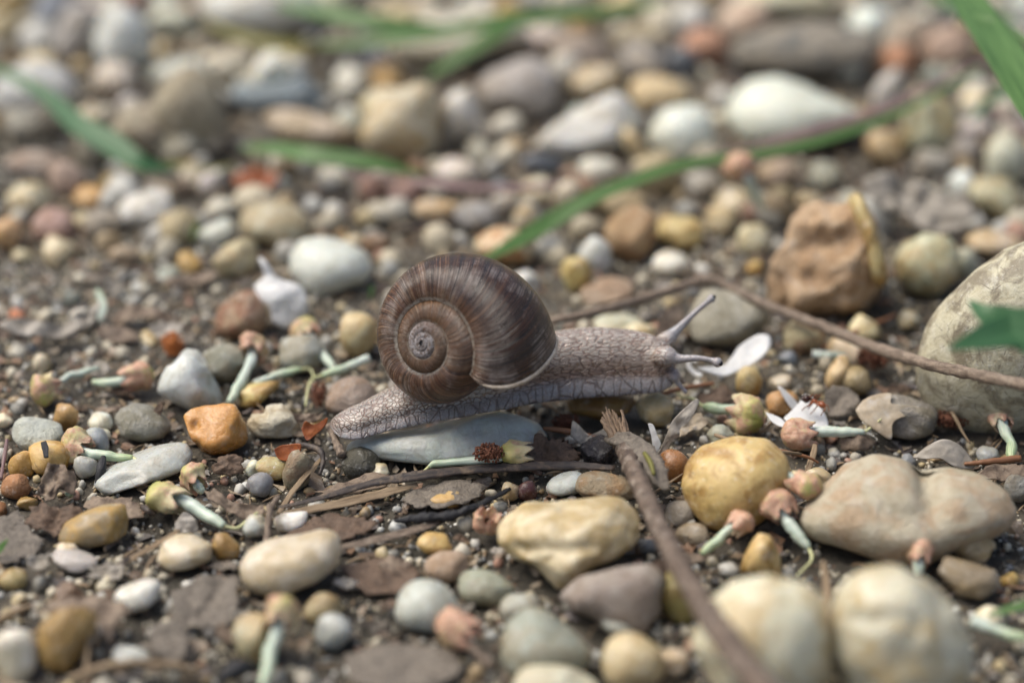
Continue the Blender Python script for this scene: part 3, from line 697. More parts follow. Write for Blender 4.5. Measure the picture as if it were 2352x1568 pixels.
for (lab, spec, tone, kw) in [
    ('sandy crumbling rock behind the curved grass blade', (440,262,170,200,-20), 'sandy', dict(lump=.16, fine=.08, short='the sandy crumbling rock')),
    ('pale pinkish stone lump beside the sandy crumbling rock', (330,300,150,120,10), 'sandy', dict(lump=.12, fine=.05, tint=(.44,.37,.31))),
    ('small pale pebble in front of the pale standing stone', (265,182,110,80,0), 'white', dict(tint=(.48,.46,.44))),
    ('long pale grey stone beside the blue-grey slate', (415,168,150,70,-8), 'icy', dict(tint=(.47,.46,.46))),
    ('cream pebble with an orange end, behind the top of the shell', (1160,566,140,84,6), 'cream', dict(stain=(.48,.22,.08), look=(.9,.05,.45), short='the cream and orange pebble')),
    ('bluish white upright pebble behind the snail\'s neck', (1366,592,76,92,10), 'icy', dict(facets=2)),
    ('small yellow egg-shaped pebble behind the snail\'s neck', (1324,630,68,80,-8), 'yellow', dict(tint=(.56,.47,.22), short='the yellow egg pebble')),
    ('white speckled pebble on bare soil behind the bent twig', (1540,610,88,64,0), 'white', dict(fine=.04, short='the white speckled pebble')),
    ('big orange-tan angular stone below the grass stem', (1450,536,120,125,20), 'tan', dict(tint=(.50,.33,.19), stain=(.36,.18,.08), facets=4, short='the orange-tan stone')),
    ('yellow knuckle-shaped stone beside the orange-tan stone', (1562,534,112,84,12), 'yellow', dict(tint=(.56,.45,.23), lump=.14)),
    ('pale cream pebble wedged beside the yellow knuckle stone', (1655,505,72,66,0), 'cream', dict(facets=3)),
    ('cream tooth-shaped pebble behind the reddish rock', (1728,552,66,80,-10), 'ivory', dict(facets=3)),
    ('flat tan stone crossed by the grass stem', (1420,468,140,64,0), 'tan', dict(tint=(.53,.41,.24), facets=3)),
    ('round greenish white pebble between grass stem and reddish rock', (1893,402,68,62,0), 'white', dict(tint=(.50,.50,.43))),
    ('greenish white stone in deep shade far behind the boulder', (2312,372,100,120,0), 'white', dict(tint=(.48,.49,.42), facets=3, short='the greenish stone')),
    ('pale domed stone under the purple grass stem', (2132,290,130,140,0), 'cream', dict(tint=(.52,.49,.40), short='the pale domed stone')),
    ('round grey-cream pebble under the far end of the bent twig', (2086,735,46,44,0), 'cream', dict(tint=(.55,.52,.43))),
    ('tan and rust pebble half buried below the bent twig', (1845,775,90,82,0), 'tan', dict(stain=(.28,.14,.07), look=(.9,.2,.5), facets=2, short='the tan and rust pebble')),
    ('cream pebble lying under the bent twig', (1985,758,70,60,20), 'cream', dict(facets=2)),
    ('pale cream rock pressed against the snail shell', (822,768,84,104,-10), 'cream', dict(tint=(.60,.52,.32), fine=.03, short='the cream rock by the shell')),
    ('pinkish brown dull rock behind the snail\'s tail', (808,912,118,92,5), 'pink', dict(tint=(.35,.28,.25), facets=4, fine=.03, short='the dull rock by the tail')),
    ('clear grey quartz pebble behind the flower tubes', (694,812,112,88,0), 'lgrey', dict(tint=(.40,.39,.36), mat=M_WAX)),
    ('grey lump under a flower bud near the pinkish brown egg pebble', (512,832,96,84,0), 'lgrey', dict(tint=(.36,.34,.29), facets=3)),
    ('honey-coloured translucent pebble in front of a speckled grey one', (112,1052,96,84,12), 'yellow', dict(tint=(.58,.40,.16), facets=3, short='the honey pebble')),
    ('honey-coloured pebble touching a black bark flake', (52,1068,62,62,0), 'yellow', dict(tint=(.60,.40,.15))),
    ('speckled pale grey pebble behind the honey pebble', (88,1000,122,84,6), 'icy', dict(tint=(.47,.50,.48), look=(.3,.5,.6), fine=.03, mat=M_ROCK, short='the speckled grey pebble')),
    ('rusty orange pebble below the honey pebble', (36,1118,68,56,0), 'rust', dict(tint=(.48,.24,.10))),
    ('ochre chip standing upright behind the speckled grey pebble', (152,958,52,62,0), 'ochre', dict(tint=(.50,.34,.14), facets=3)),
    ('small white chip next to the grey-green pebble', (232,968,54,44,0), 'white', dict()),
    ('translucent grey pebble beside a black seed', (196,1072,56,50,0), 'icy', dict(tint=(.42,.43,.45))),
    ('grey-blue chip behind the flower bud with a green tube', (225,1010,46,62,-25), 'icy', dict(tint=(.40,.42,.46))),
    ('olive spotted pebble in front of the rough cream chip', (626,1076,72,56,0), 'yellow', dict(tint=(.46,.41,.24), look=(.6,.8,.5), facets=3, short='the olive spotted pebble')),
    ('tiny white chip touching the olive spotted pebble', (580,1076,30,40,20), 'white', dict(facets=3)),
    ('brown and white pebble standing among straws', (682,1082,58,98,12), 'tan', dict(tint=(.42,.34,.26), stain=(.24,.16,.10), look=(.8,.2,.5))),
    ('smooth slate-grey pebble below the olive spotted pebble', (598,1112,56,58,20), 'slate', dict(tint=(.24,.25,.26), mat=M_WAX)),
    ('black crumbly rock in front of the bluish stone', (828,1062,84,70,0), 'dark', dict(tint=(.075,.068,.055), facets=4, fine=.08, short='the black crumbly rock')),
    ('tiny cream cube beside the black crumbly rock', (872,1082,42,38,0), 'ivory', dict(facets=3)),
    ('honey-tan seed-shaped pebble below the dark stalk', (1024,1148,76,38,-4), 'ochre', dict(tint=(.50,.33,.14), short='the seed-shaped pebble')),
    ('small yellow chip in front of the charred twig', (998,1248,78,50,6), 'yellow', dict(facets=3, short='the yellow chip')),
    ('pinkish tan lumpy pebble near the yellow chip', (1028,1300,98,72,0), 'pink', dict(tint=(.46,.37,.29), fine=.05)),
    ('bluish white flake half under the peeling twig\'s dry sheath', (1300,1112,90,54,-15), 'icy', dict(facets=3, deep=.8)),
    ('brown flat rock with an orange edge behind the big cream stone', (1392,1120,150,72,4), 'brown', dict(tint=(.36,.28,.20), stain=(.40,.20,.07), facets=3, short='the brown flat rock')),
    ('grey-brown pebble in shade below the pale grey pebble', (1592,1228,80,54,0), 'tan', dict(tint=(.38,.32,.25))),
    ('shiny reddish brown pebble behind the dry sheath', (1546,1072,70,84,10), 'rust', dict(tint=(.34,.16,.075), look=(.6,.25,.35), mat=M_WAX)),
    ('grey shaded stone carrying the faded petal', (2070,955,180,96,8), 'grey', dict(tint=(.28,.26,.235), deep=.7, short='the grey stone with the petal')),
    ('ochre pebble with a white flake behind the ant\'s petal', (1795,925,74,58,0), 'ochre', dict(tint=(.44,.25,.10), look=(.7,.5,.5), fine=.04)),
    ('small blue-grey pebble in front of the boulder', (2268,1044,50,40,0), 'icy', dict(tint=(.38,.40,.41))),
    ('milky pebble behind the round yellow stone', (1655,1000,54,48,0), 'white', dict(tint=(.44,.44,.40))),
    ('pale peach pebble close to the far pink stones', (65,455,92,74,0), 'cream', dict(short='the peach pebble')),
    ('rosy pink stone between a peach and an orange-cream pebble', (122,518,96,78,10), 'pink', dict(tint=(.56,.36,.30), short='the rosy stone')),
    ('orange-cream pebble next to the rosy pink stone', (14,535,70,70,0), 'yellow', dict(tint=(.60,.42,.25))),
    ('small tan pebble behind the tan pointed pebble', (282,585,66,42,0), 'tan', dict(tint=(.46,.37,.27))),
    ('white wedge pebble in front of the grooved buff block', (1052,402,90,80,10), 'white', dict(tint=(.54,.53,.49), facets=2)),
    ('long buff pebble behind the shell near a dark stalk', (1005,482,120,54,5), 'cream', dict(tint=(.50,.44,.32), facets=2)),
    ('small cream pebble behind the cream and orange pebble', (1302,452,62,76,0), 'ivory', dict(tint=(.56,.51,.42))),
    ('black glossy pebble below the sloping white stone', (1245,378,110,48,6), 'dark', dict(tint=(.05,.055,.075), mat=M_WAX, look=(.2,.1,.35), short='the black pebble')),
    ('small white pebble under the sloping white stone', (1372,388,92,54,0), 'white', dict(tint=(.58,.56,.53))),
    ('whitish angular pebble behind the salmon stone', (1480,95,120,80,0), 'tan', dict(tint=(.50,.42,.33), facets=3)),
    ('pinkish pale stone behind the ridged grey pebble', (1330,130,130,110,0), 'pink', dict(tint=(.52,.43,.36))),
    ('big pale blurred stone behind the crossing grass blades', (1050,90,320,130,-6), 'white', dict(tint=(.58,.56,.52), name='stone', short='the big pale back stone')),
    ('cream stone beside the ridged grey pebble', (1370,190,120,90,0), 'cream', dict(tint=(.56,.48,.36))),
    ('brown stone with dark end behind the tan oval stone', (1480,150,130,110,20), 'tan', dict(tint=(.42,.34,.29), stain=(.14,.14,.16), look=(.9,.1,.6))),
    ('small white pebble beside the dim grey stone', (1952,160,56,62,0), 'white', dict(tint=(.52,.50,.46))),
    ('small orange stone between the dim grey stone and a pinkish flake', (2060,140,78,72,0), 'salmon', dict(tint=(.58,.25,.12))),
    ('pale pink-grey flake behind the pale domed stone', (2080,90,100,120,30), 'pink', dict(tint=(.50,.42,.38), facets=3)),
    ('mottled pink stone under the big green blade', (2170,110,130,100,-20), 'pink', dict(tint=(.52,.36,.29), facets=3)),
    ('ochre pebble beside the pale domed stone', (2035,340,90,80,0), 'yellow', dict(tint=(.50,.40,.22))),
    ('pale grey flake behind the greenish stone', (2210,345,84,50,-15), 'lgrey', dict(tint=(.46,.42,.40))),
    ('yellow-grey stone behind the boulder and the white stone crust', (2290,450,130,90,25), 'cream', dict(tint=(.46,.42,.31), facets=3)),
    ('tiny cream pebble beside the bent twig', (1735,618,40,38,0), 'yellow', dict(tint=(.58,.43,.18))),
    ('flat pinkish tan flake behind the snail\'s neck', (1395,668,130,60,-10), 'pink', dict(tint=(.45,.33,.24), facets=3, deep=.9)),
    ('white flake close to the bent twig\'s thin end', (1420,745,120,50,0), 'white', dict(tint=(.56,.54,.46), facets=3, deep=.8)),
    ('cream lump right behind the snail\'s neck', (1470,770,90,50,0), 'cream', dict(facets=2)),
    ('small green-grey pebble touching the far lobe of the two-lobed beige stone', (2335,1120,60,60,0), 'grey', dict()),
    ('yellow-green knob of stone beneath the peeling twig', (1560,1370,90,130,0), 'ochre', dict(tint=(.33,.29,.12), lump=.14)),
    ('small cream pebble in front of the flat brownish stone', (1545,1520,80,60,0), 'ivory', dict(tint=(.52,.47,.36))),
    ('white-blue chip on the flat brownish stone\'s edge', (1425,1428,80,60,0), 'icy', dict(tint=(.52,.52,.53), lift=1.5)),
    ('pale grey knob behind the grey triangular stone', (1192,1400,90,74,0), 'lgrey', dict(tint=(.42,.42,.38), mat=M_WAX)),
    ('translucent buff pebble behind the drooping bud', (590,1465,110,120,0), 'cream', dict(tint=(.40,.36,.24), lump=.10)),
    ('pale chip beside the drooping bud', (765,1450,84,84,20), 'icy', dict(tint=(.46,.47,.46), facets=3)),
    ('olive-tan pebble in front of the cream bean pebble', (745,1398,90,70,0), 'ochre', dict(tint=(.36,.29,.18))),
    ('small white shard near the flower with a curling thread', (586,1208,56,54,0), 'white', dict(tint=(.50,.51,.50), facets=4)),
    ('small white tooth-like chip behind the cream bean pebble', (668,1198,72,46,0), 'white', dict(facets=3)),
    ('dark purple-brown seed-like pebble below the dark stalk', (1212,1128,44,50,0), 'dark', dict(tint=(.085,.035,.035), mat=M_WAX, look=(.2,.1,.3))),
    ('pale pebble touching the dark purple-brown pebble', (1172,1130,40,46,0), 'cream', dict(tint=(.46,.42,.30))),
    ('yellowish chip lying on soil by the grubby white stone', (30,1330,60,50,0), 'yellow', dict(tint=(.44,.36,.18))),
    ('grey-white flat flake lying under the yellow-brown pebble', (170,1285,110,48,14), 'icy', dict(tint=(.48,.45,.42), deep=.7)),
    ('white block under the yellow-brown pebble', (152,1268,56,44,0), 'ivory', dict(facets=4)),
    ('small ivory pebble near the tall green sprout', (96,835,42,44,0), 'ivory', dict(tint=(.58,.52,.42))),
    ('pale pebble behind the flower bud at the soil patch', (190,735,60,56,0), 'white', dict(tint=(.50,.49,.44))),
    ('pale grey chip near the dry leaf curl', (235,1000,40,30,0), 'white', dict()),
    ('yellow-brown stone far behind the broad bluish stone, beside a dim blue one', (25,18,90,80,0), 'ochre', dict(tint=(.48,.37,.17))),
    ('cream upright stone just behind the broad bluish stone', (4,75,56,90,0), 'cream', dict()),
    ('dim blue stone behind the pale standing stone', (128,38,100,112,0), 'slate', dict(tint=(.34,.39,.47))),
    ('long grey stone leaning toward the pale standing stone', (178,78,96,150,24), 'lgrey', dict(tint=(.44,.43,.41))),
    ('pale greenish stone beyond the long pale grey stone', (400,48,116,66,8), 'white', dict(tint=(.50,.52,.46))),
    ('dull brown stone under the broad bluish stone', (75,282,130,92,0), 'tan', dict(tint=(.34,.30,.27))),
    ('flat pinkish stone below the curved grass blade', (80,378,140,62,5), 'pink', dict(tint=(.44,.37,.33), facets=3)),
    ('pale pinkish block below the curved grass blade\'s middle', (152,412,76,84,12), 'pink', dict(tint=(.50,.44,.40), facets=4)),
    ('pale crumbly lump in front of the sandy crumbling rock', (484,318,84,76,0), 'sandy', dict(tint=(.48,.42,.34), fine=.06)),
    ('whitish lump beside the pale crumbly lump', (410,332,100,84,-10), 'sandy', dict(tint=(.50,.46,.40), fine=.06)),
    ('small white pebble in shade near the reddish purple leaf', (482,428,54,60,0), 'white', dict(tint=(.54,.53,.52))),
    ('grey-tan low stone near the chalk-white block', (236,512,88,62,0), 'lgrey', dict(tint=(.40,.37,.32), facets=3)),
    ('pale angular pebble beside the domed grey-tan pebble', (510,482,76,58,10), 'white', dict(tint=(.48,.46,.42), facets=4)),
    ('whitish pebble behind the domed grey-tan pebble', (762,412,72,56,-20), 'white', dict(tint=(.52,.49,.47), facets=3)),
    ('pale squat stone between the blue-grey slate and the grooved buff block', (808,196,86,84,0), 'white', dict(tint=(.50,.49,.46))),
    ('pale green-grey stone touching the grooved buff block', (800,292,66,76,0), 'white', dict(tint=(.50,.53,.50))),
    ('dark bluish stone in the gap behind the grooved buff block', (862,140,72,48,0), 'slate', dict(tint=(.20,.21,.27))),
    ('light angular stone beside the sweeping grass blade', (1236,92,116,70,-8), 'white', dict(tint=(.52,.48,.44), facets=3)),
    ('white block behind the sloping white stone', (1292,168,86,84,0), 'white', dict(tint=(.58,.55,.51), facets=4)),
    ('brown-pink pebble below the short green blade', (932,438,88,74,15), 'pink', dict(tint=(.42,.29,.26))),
    ('lilac-grey pebble behind the top of the shell', (1094,496,96,62,0), 'lgrey', dict(tint=(.42,.40,.41), facets=2)),
    ('little pale pebble behind the cream and orange pebble, next to a lilac-grey one', (1160,468,62,52,0), 'white', dict(tint=(.50,.47,.43))),
    ('little cream pebble on soil behind the cream and orange pebble', (1206,502,54,62,0), 'cream', dict(facets=3)),
    ('peach-cream stone wedged between the salmon and dim grey stones', (1712,48,130,96,0), 'pink', dict(tint=(.60,.49,.38))),
    ('wide cream stone behind the dim grey stone', (1800,2,230,84,0), 'cream', dict(tint=(.58,.52,.42))),
    ('upright pale grey stone beside the dim grey stone', (2040,215,64,110,10), 'white', dict(tint=(.48,.46,.42))),
    ('grey stone below the pale domed stone', (2140,372,84,60,0), 'lgrey', dict(tint=(.38,.36,.34))),
    ('pale knob between the pale domed stone and the greenish stone', (2240,300,78,64,0), 'white', dict(tint=(.50,.47,.44))),
    ('grey pebble behind the dusty pink flower', (1612,424,86,62,0), 'lgrey', dict(tint=(.46,.44,.41))),
    ('tan pebble beside the dusty pink flower', (1786,398,88,66,-10), 'tan', dict(tint=(.48,.40,.32), facets=3)),
]:
    kw = dict(kw); stone(lab, ell(*spec), tone, **kw)

# ------------------------------------------------------------------ the snail
def build_snail():
    Y0 = -34.0
    root = empty('snail', at_y(1100, 960, Y0 - 3), 'brown-shelled snail with grey skin crawling over pebbles', 'snail')
    # --- body: stations (photo column, top row, near sole row, half width mm, sole height mm)
    ST_ = [(758,968,982,.8,5.6),(772,956,1000,2.6,5.6),(796,945,1010,4.4,5.7),(830,932,1009,5.4,5.9),(870,912,998,6.2,6.3),(910,893,988,6.9,6.7),
           (960,872,978,7.4,7.0),(1020,855,967,7.8,7.1),(1080,840,956,8.0,7.2),(1140,822,946,8.1,7.2),(1200,797,934,8.0,7.2),(1260,772,925,7.8,7.2),
           (1300,763,920,7.6,7.2),(1350,757,916,7.3,7.2),(1400,758,912,7.0,7.2),(1450,762,909,6.6,7.2),(1490,770,906,5.9,7.3),(1520,781,900,4.9,7.6),
           (1541,798,889,3.6,8.2),(1552,822,872,1.8,9.3)]
    S = catmull(ST_, 90)
    prof_h = np.array([0, .05, .14, .25, .33, .40, .50, .62, .74, .85, .93, .98, 1.0])
    prof_w = np.array([.97, 1.0, .97, .89, .81, .77, .75, .71, .63, .49, .33, .16, 0])
    nP = 2 * len(prof_h) - 1
    V = []; F = []
    cen = []
    for k, (px, yt, yb, w, zs) in enumerate(S):
        wav = .18 * math.sin(px * .055) + .12 * math.sin(px * .13 + 1)
        near = at_z(px, yb, zs + wav * .3); s = mmpp(near)
        yc = near[1] + w
        top = at_y(px, yt, yc); zt = max(top[2], zs + .6)
        x = near[0]; cen.append((x, yc, zs, zt, w))
        row = [(x, yc - w * pw, zs + (zt - zs) * ph) for ph, pw in zip(prof_h, prof_w)]
        row += [(x, yc + w * pw, zs + (zt - zs) * ph) for ph, pw in list(zip(prof_h, prof_w))[-2::-1]]
        V += row
    n = len(S)
    for k in range(n - 1):
        for j in range(nP):
            a, b = k * nP + j, k * nP + (j + 1) % nP
            F.append((a, b, b + nP, a + nP))
    F.append(tuple(range(nP - 1, -1, -1))); F.append(tuple((n - 1) * nP + j for j in range(nP)))
    V = np.array(V)
    cen = np.array(cen)
    def cy_at(x): return np.interp(x, cen[:, 0], cen[:, 1])
    # tentacles, rooted in the head
    hy = cy_at(at_z(1520, 800, 12)[0])
    tent = []
    up_far = [at_y(1482, 812, hy + .8), at_y(1528, 783, hy + 3.0), at_y(1556, 757, hy + 4.2), at_y(1596, 718, hy + 6.2), at_y(1624, 694, hy + 7.6), at_y(1634, 686, hy + 8.2)]
    up_near = [at_y(1482, 822, hy - .6), at_y(1530, 818, hy - 3.6), at_y(1558, 824, hy - 4.6), at_y(1600, 822, hy - 5.6), at_y(1634, 827, hy - 6.4), at_y(1648, 832, hy - 6.8)]
    low = [at_y(1515, 848, hy - .8), at_y(1545, 860, hy - 3.6), at_y(1555, 876, hy - 4.2), at_y(1566, 890, hy - 4.6), at_y(1574, 899, hy - 4.8)]
    low_far = [at_y(1535, 850, hy + 1), at_y(1552, 856, hy + 3), at_y(1562, 868, hy + 4.2), at_y(1570, 880, hy + 5)]
    for pts, rr in ((up_far, (1.0, 1.75, .92, .58, .58, .86)), (up_near, (1.0, 2.0, .98, .62, .56, 1.0)), (low, (.8, 1.2, .62, .42, .5)), (low_far, (1.3, .9, .5, .45))):
        tent.append((np.array(pts), rr))
    bmv = [V]; bmf = list(F); off = len(V)
    for pts, rr in tent:
        tv, tf, _ = sweep(pts, rr, 26, 12)
        # round the tip
        tip = pts[-1]; iv, if_ = ico(2)
        bmv += [tv, iv * rr[-1] * 1.02 + tip]
        bmf += [tuple(i + off for i in f) for f in tf]; off += len(tv)
        bmf += [tuple(int(i) + off for i in f) for f in if_]; off += len(iv)
    AV = np.vstack(bmv)
    tmp = mesh_obj('tmp_body', AV, bmf, None)
    rm = tmp.modifiers.new('r', 'REMESH'); rm.mode = 'VOXEL'; rm.voxel_size = .20 * MM
    sm = tmp.modifiers.new('s', 'SMOOTH'); sm.factor = .5; sm.iterations = 4
    dg = bpy.context.evaluated_depsgraph_get(); ev = tmp.evaluated_get(dg)
    me = bpy.data.meshes.new_from_object(ev)
    bpy.data.objects.remove(tmp)
    nv = len(me.vertices); co = np.zeros(nv * 3); me.vertices.foreach_get('co', co); co = co.reshape(-1, 3) / MM
    X = co[:, 0]; XF = X; X = np.minimum(X, np.interp(82, np.arange(len(cen)), cen[:, 0]))
    yc = np.interp(X, cen[:, 0], cen[:, 1]); zs = np.interp(X, cen[:, 0], cen[:, 2]); zt = np.interp(X, cen[:, 0], cen[:, 3]); ww = np.interp(X, cen[:, 0], cen[:, 4])
    h = np.clip((co[:, 2] - zs) / (zt - zs), 0, 1)
    # distance round the side: height plus how far it has turned over the back
    side = np.sign(co[:, 1] - yc); rr = np.abs(co[:, 1] - yc)
    sv = (co[:, 2] - zs) + np.clip(ww - rr, 0, None) * .9
    sv = np.where(side > 0, 60 - sv, sv)
    tmask = np.zeros(nv)
    for pts, r0 in tent[:3]:
        C = catmull(pts, 30); Rr = catmull(np.array(r0)[:, None], 30)[:, 0]
        D = np.linalg.norm(co[:, None, :] - C[None], axis=2)
        k = D.argmin(1); near = D[np.arange(nv), k] < Rr[k] * 1.35
        tmask = np.maximum(tmask, near * np.clip((k - 5) / 5, 0, 1))
    X = XF; hd = np.clip((X - cen[0, 0]) / (cen[-1, 0] - cen[0, 0]), 0, 1)
    for nm, arr in (('height', h), ('tentacle', tmask), ('headness', hd)):
        a = me.attributes.new(nm, 'FLOAT', 'POINT'); a.data.foreach_set('value', arr)
    a = me.attributes.new('skin', 'FLOAT_VECTOR', 'POINT'); a.data.foreach_set('vector', np.c_[X, sv, np.zeros(nv)].ravel())
    me.name = 'body'; me.materials.clear(); me.materials.append(M_SKIN)
    me.polygons.foreach_set('use_smooth', [True] * len(me.polygons))
    body = bpy.data.objects.new('body', me); COL.objects.link(body); body.parent = root; body.location = tuple(-np.array(root.location))
    body['label'] = 'grey-lilac netted skin, foot and stretched head'
    for pts, r in ((up_far, .40), (up_near, .46)):
        d = pts[-1] - pts[-2]; d /= np.linalg.norm(d)
        iv, if_ = ico(3)
        e = mesh_obj('eye', iv * r + pts[-1] + d * .62 + np.array([0, -.42, .20]), if_, M_EYE, parent=root)
    # --- shell: a self-similar coil fitted to the photographed sutures and outline
    k_, sc, Rc, Zc, ar, az, tl, taz, phe, desc, T, sh = (.104553, 1016.96, .590591, .749119, .442249, .619106, .552704, 3.258885, 6.900892, .032838, -.211539, .656391)
    ts = math.radians(118.5)
    sA = 460 / FPX / 4.27                                   # crop pixel -> mm at the shell
    u = np.array([-math.sin(taz), math.cos(taz), 0]); c, s_ = math.cos(tl), math.sin(tl)
    K = np.array([[0, -u[2], u[1]], [u[2], 0, -u[0]], [-u[1], u[0], 0]])
    Rm = np.eye(3) + s_ * K + (1 - c) * K @ K
    apex = CAM + ray(966.2, 788.9) * 447.0
    turns = 5.2
    phs = np.concatenate([np.linspace(phe - turns * 2 * math.pi, phe - 2.2 * 2 * math.pi, 260, endpoint=False), np.linspace(phe - 2.2 * 2 * math.pi, phe, 900)])
    nt = 84
    tt = ts - np.linspace(0, 1, nt) ** 1.0 * math.radians(318)
    def surf(ph, t, grow=1.0, push=0.0):
        dl = -sh * (1 - np.cos(np.clip(ts - t, 0, math.pi))) / 2
        q = ph + dl
        G = sc * np.exp(k_ * (q - phe)); d = desc * np.clip((q - (phe - 1.5)) / 1.5, 0, 1) ** 2
        ex, ez = ar * grow * np.cos(t), az * grow * np.sin(t)
        r = Rc + ex * math.cos(T) - ez * math.sin(T); z = -Zc + ex * math.sin(T) + ez * math.cos(T)
        L = np.stack([G * r * np.cos(q), -G * r * np.sin(q), G * z - d * sc], -1) @ Rm.T * sA
        return apex + L[..., 0:1] * RGT + L[..., 1:2] * UPV - L[..., 2:3] * FWD
    PH, TT = np.meshgrid(phs, tt, indexing='ij')
    rib = np.array([noise.noise(Vector((p * 22, 3.3, 1.1))) * .6 + noise.noise(Vector((p * 7, 8.3, 4.1))) * .7 + noise.noise(Vector((p * 50, 2.3, 6.1))) * .35 for p in phs])
    fade = np.clip((phs - (phe - 2.6 * math.pi)) / 3, 0.15, 1)
    G1 = 1 + (rib * fade * .0075)[:, None] + 0 * TT
    near_sut = np.exp(-((ts - TT) / .10) ** 2)
    G1 = G1 - near_sut * .010 + .030 * np.exp(-((ts - TT) / .42) ** 2)
    P = surf(PH, TT, G1)
    V = P.reshape(-1, 3); m_, n_ = PH.shape
    i, j = np.meshgrid(np.arange(m_ - 1), np.arange(n_ - 1), indexing='ij'); a = (i * n_ + j).ravel()
    F = np.c_[a, a + n_, a + n_ + 1, a + 1]
    gr = np.stack([PH, (ts - TT) / math.radians(318), (phe - PH) / (turns * 2 * math.pi)], -1).reshape(-1, 3)
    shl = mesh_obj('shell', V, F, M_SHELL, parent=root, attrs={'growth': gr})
    shl['label'] = 'brown coiled shell with fine growth ribs and worn pale apex'
    # inside of the mouth, a little smaller, so the shell has thickness
    ph2 = np.linspace(phe - 1.6, phe, 40); PH2, TT2 = np.meshgrid(ph2, tt, indexing='ij')
    P2 = surf(PH2, TT2, .955 + 0 * TT2); m2 = len(ph2)
    i, j = np.meshgrid(np.arange(m2 - 1), np.arange(n_ - 1), indexing='ij'); a = (i * n_ + j).ravel()
    ins = mesh_obj('inner_wall', P2.reshape(-1, 3), np.c_[a, a + 1, a + n_ + 1, a + n_], M_LIP, parent=shl, attrs={'path': np.stack([PH2, TT2, 0 * PH2], -1).reshape(-1, 3)})
    ins.location = (0, 0, 0)
    # pale thickened lip
    tl_ = ts - np.linspace(.0, .80, 110) * math.radians(318)
    LC = surf(np.full(110, phe - .004), tl_, .985)
    lv, lf, lp = sweep(LC, [.22, .40, .46, .46, .42, .36], 110, 10)
    lp_ = mesh_obj('lip', lv, lf, M_LIP, parent=shl, attrs={'path': lp}); lp_.location = (0, 0, 0)
    lp_['label'] = 'pale thickened rim of the shell mouth'
    LAND.append((at_y(1060, 900, -36)[0], -36, 12, 'the snail')); LAND.append((at_y(1400, 900, -30)[0], -28, 9, None)); LAND.append((at_y(850, 990, -38)[0], -38, 6, None))
build_snail()

# ------------------------------------------------------------------ fallen flowers (calyx, stamen tube, thread)
def calyx_mesh(c, axis, length, rad, seed, mouth=.75, lobes=5):
    """bell with a pointed-lobed mouth towards +axis"""
    axis = np.asarray(axis, float); axis /= np.linalg.norm(axis)
    ref = np.array([0, 0, 1.0]) if abs(axis[2]) < .9 else np.array([1.0, 0, 0])
    e1 = np.cross(axis, ref); e1 /= np.linalg.norm(e1); e2 = np.cross(axis, e1)
    r = random.Random(seed); n, seg = 16, 30
    us = np.linspace(0, 1, n)
    pr = np.interp(us, [0, .06, .18, .38, .6, .8, 1], [.10, .42, .78, 1, .98, .86, mouth])
    V = []; pa = []
    for i, u in enumerate(us):
        for j in range(seg):
            a = 2 * math.pi * j / seg
            lob = .5 + .5 * math.cos(lobes * a + seed)
            x = (u - .45) * length + (lob - .5) * .30 * length * max(0, u - .6) / .4
            sq = 1 - .16 * math.cos(2 * a + seed * 1.3)
            rr = rad * pr[i] * sq * (1 + .26 * nz((math.cos(a), math.sin(a), u * 2), 1.3, seed) + .12 * nz((math.cos(a), math.sin(a), u * 2), 3.5, seed) - .06 * (1 - lob) * u)
            V.append(c + axis * x + e1 * math.cos(a) * rr + e2 * math.sin(a) * rr); pa.append((u, j / seg, 0))
    # turned-in inside of the bell
    for i, u in enumerate((.95, .8, .6)):
        for j in range(seg):
            a = 2 * math.pi * j / seg; lob = .5 + .5 * math.cos(lobes * a + seed)
            x = (u - .45) * length + (lob - .5) * .30 * length * max(0, u - .6) / .4
            rr = rad * (mouth * .88 if i == 0 else mouth * .75 if i == 1 else .3)
            V.append(c + axis * x + e1 * math.cos(a) * rr + e2 * math.sin(a) * rr); pa.append((u, j / seg, 0))
    F = []
    for i in range(n + 2):
        for j in range(seg):
            a, b = i * seg + j, i * seg + (j + 1) % seg
            F.append((a, a + seg, b + seg, b))
    F.append(tuple(range(seg)))
    return np.array(V), F, np.array(pa)

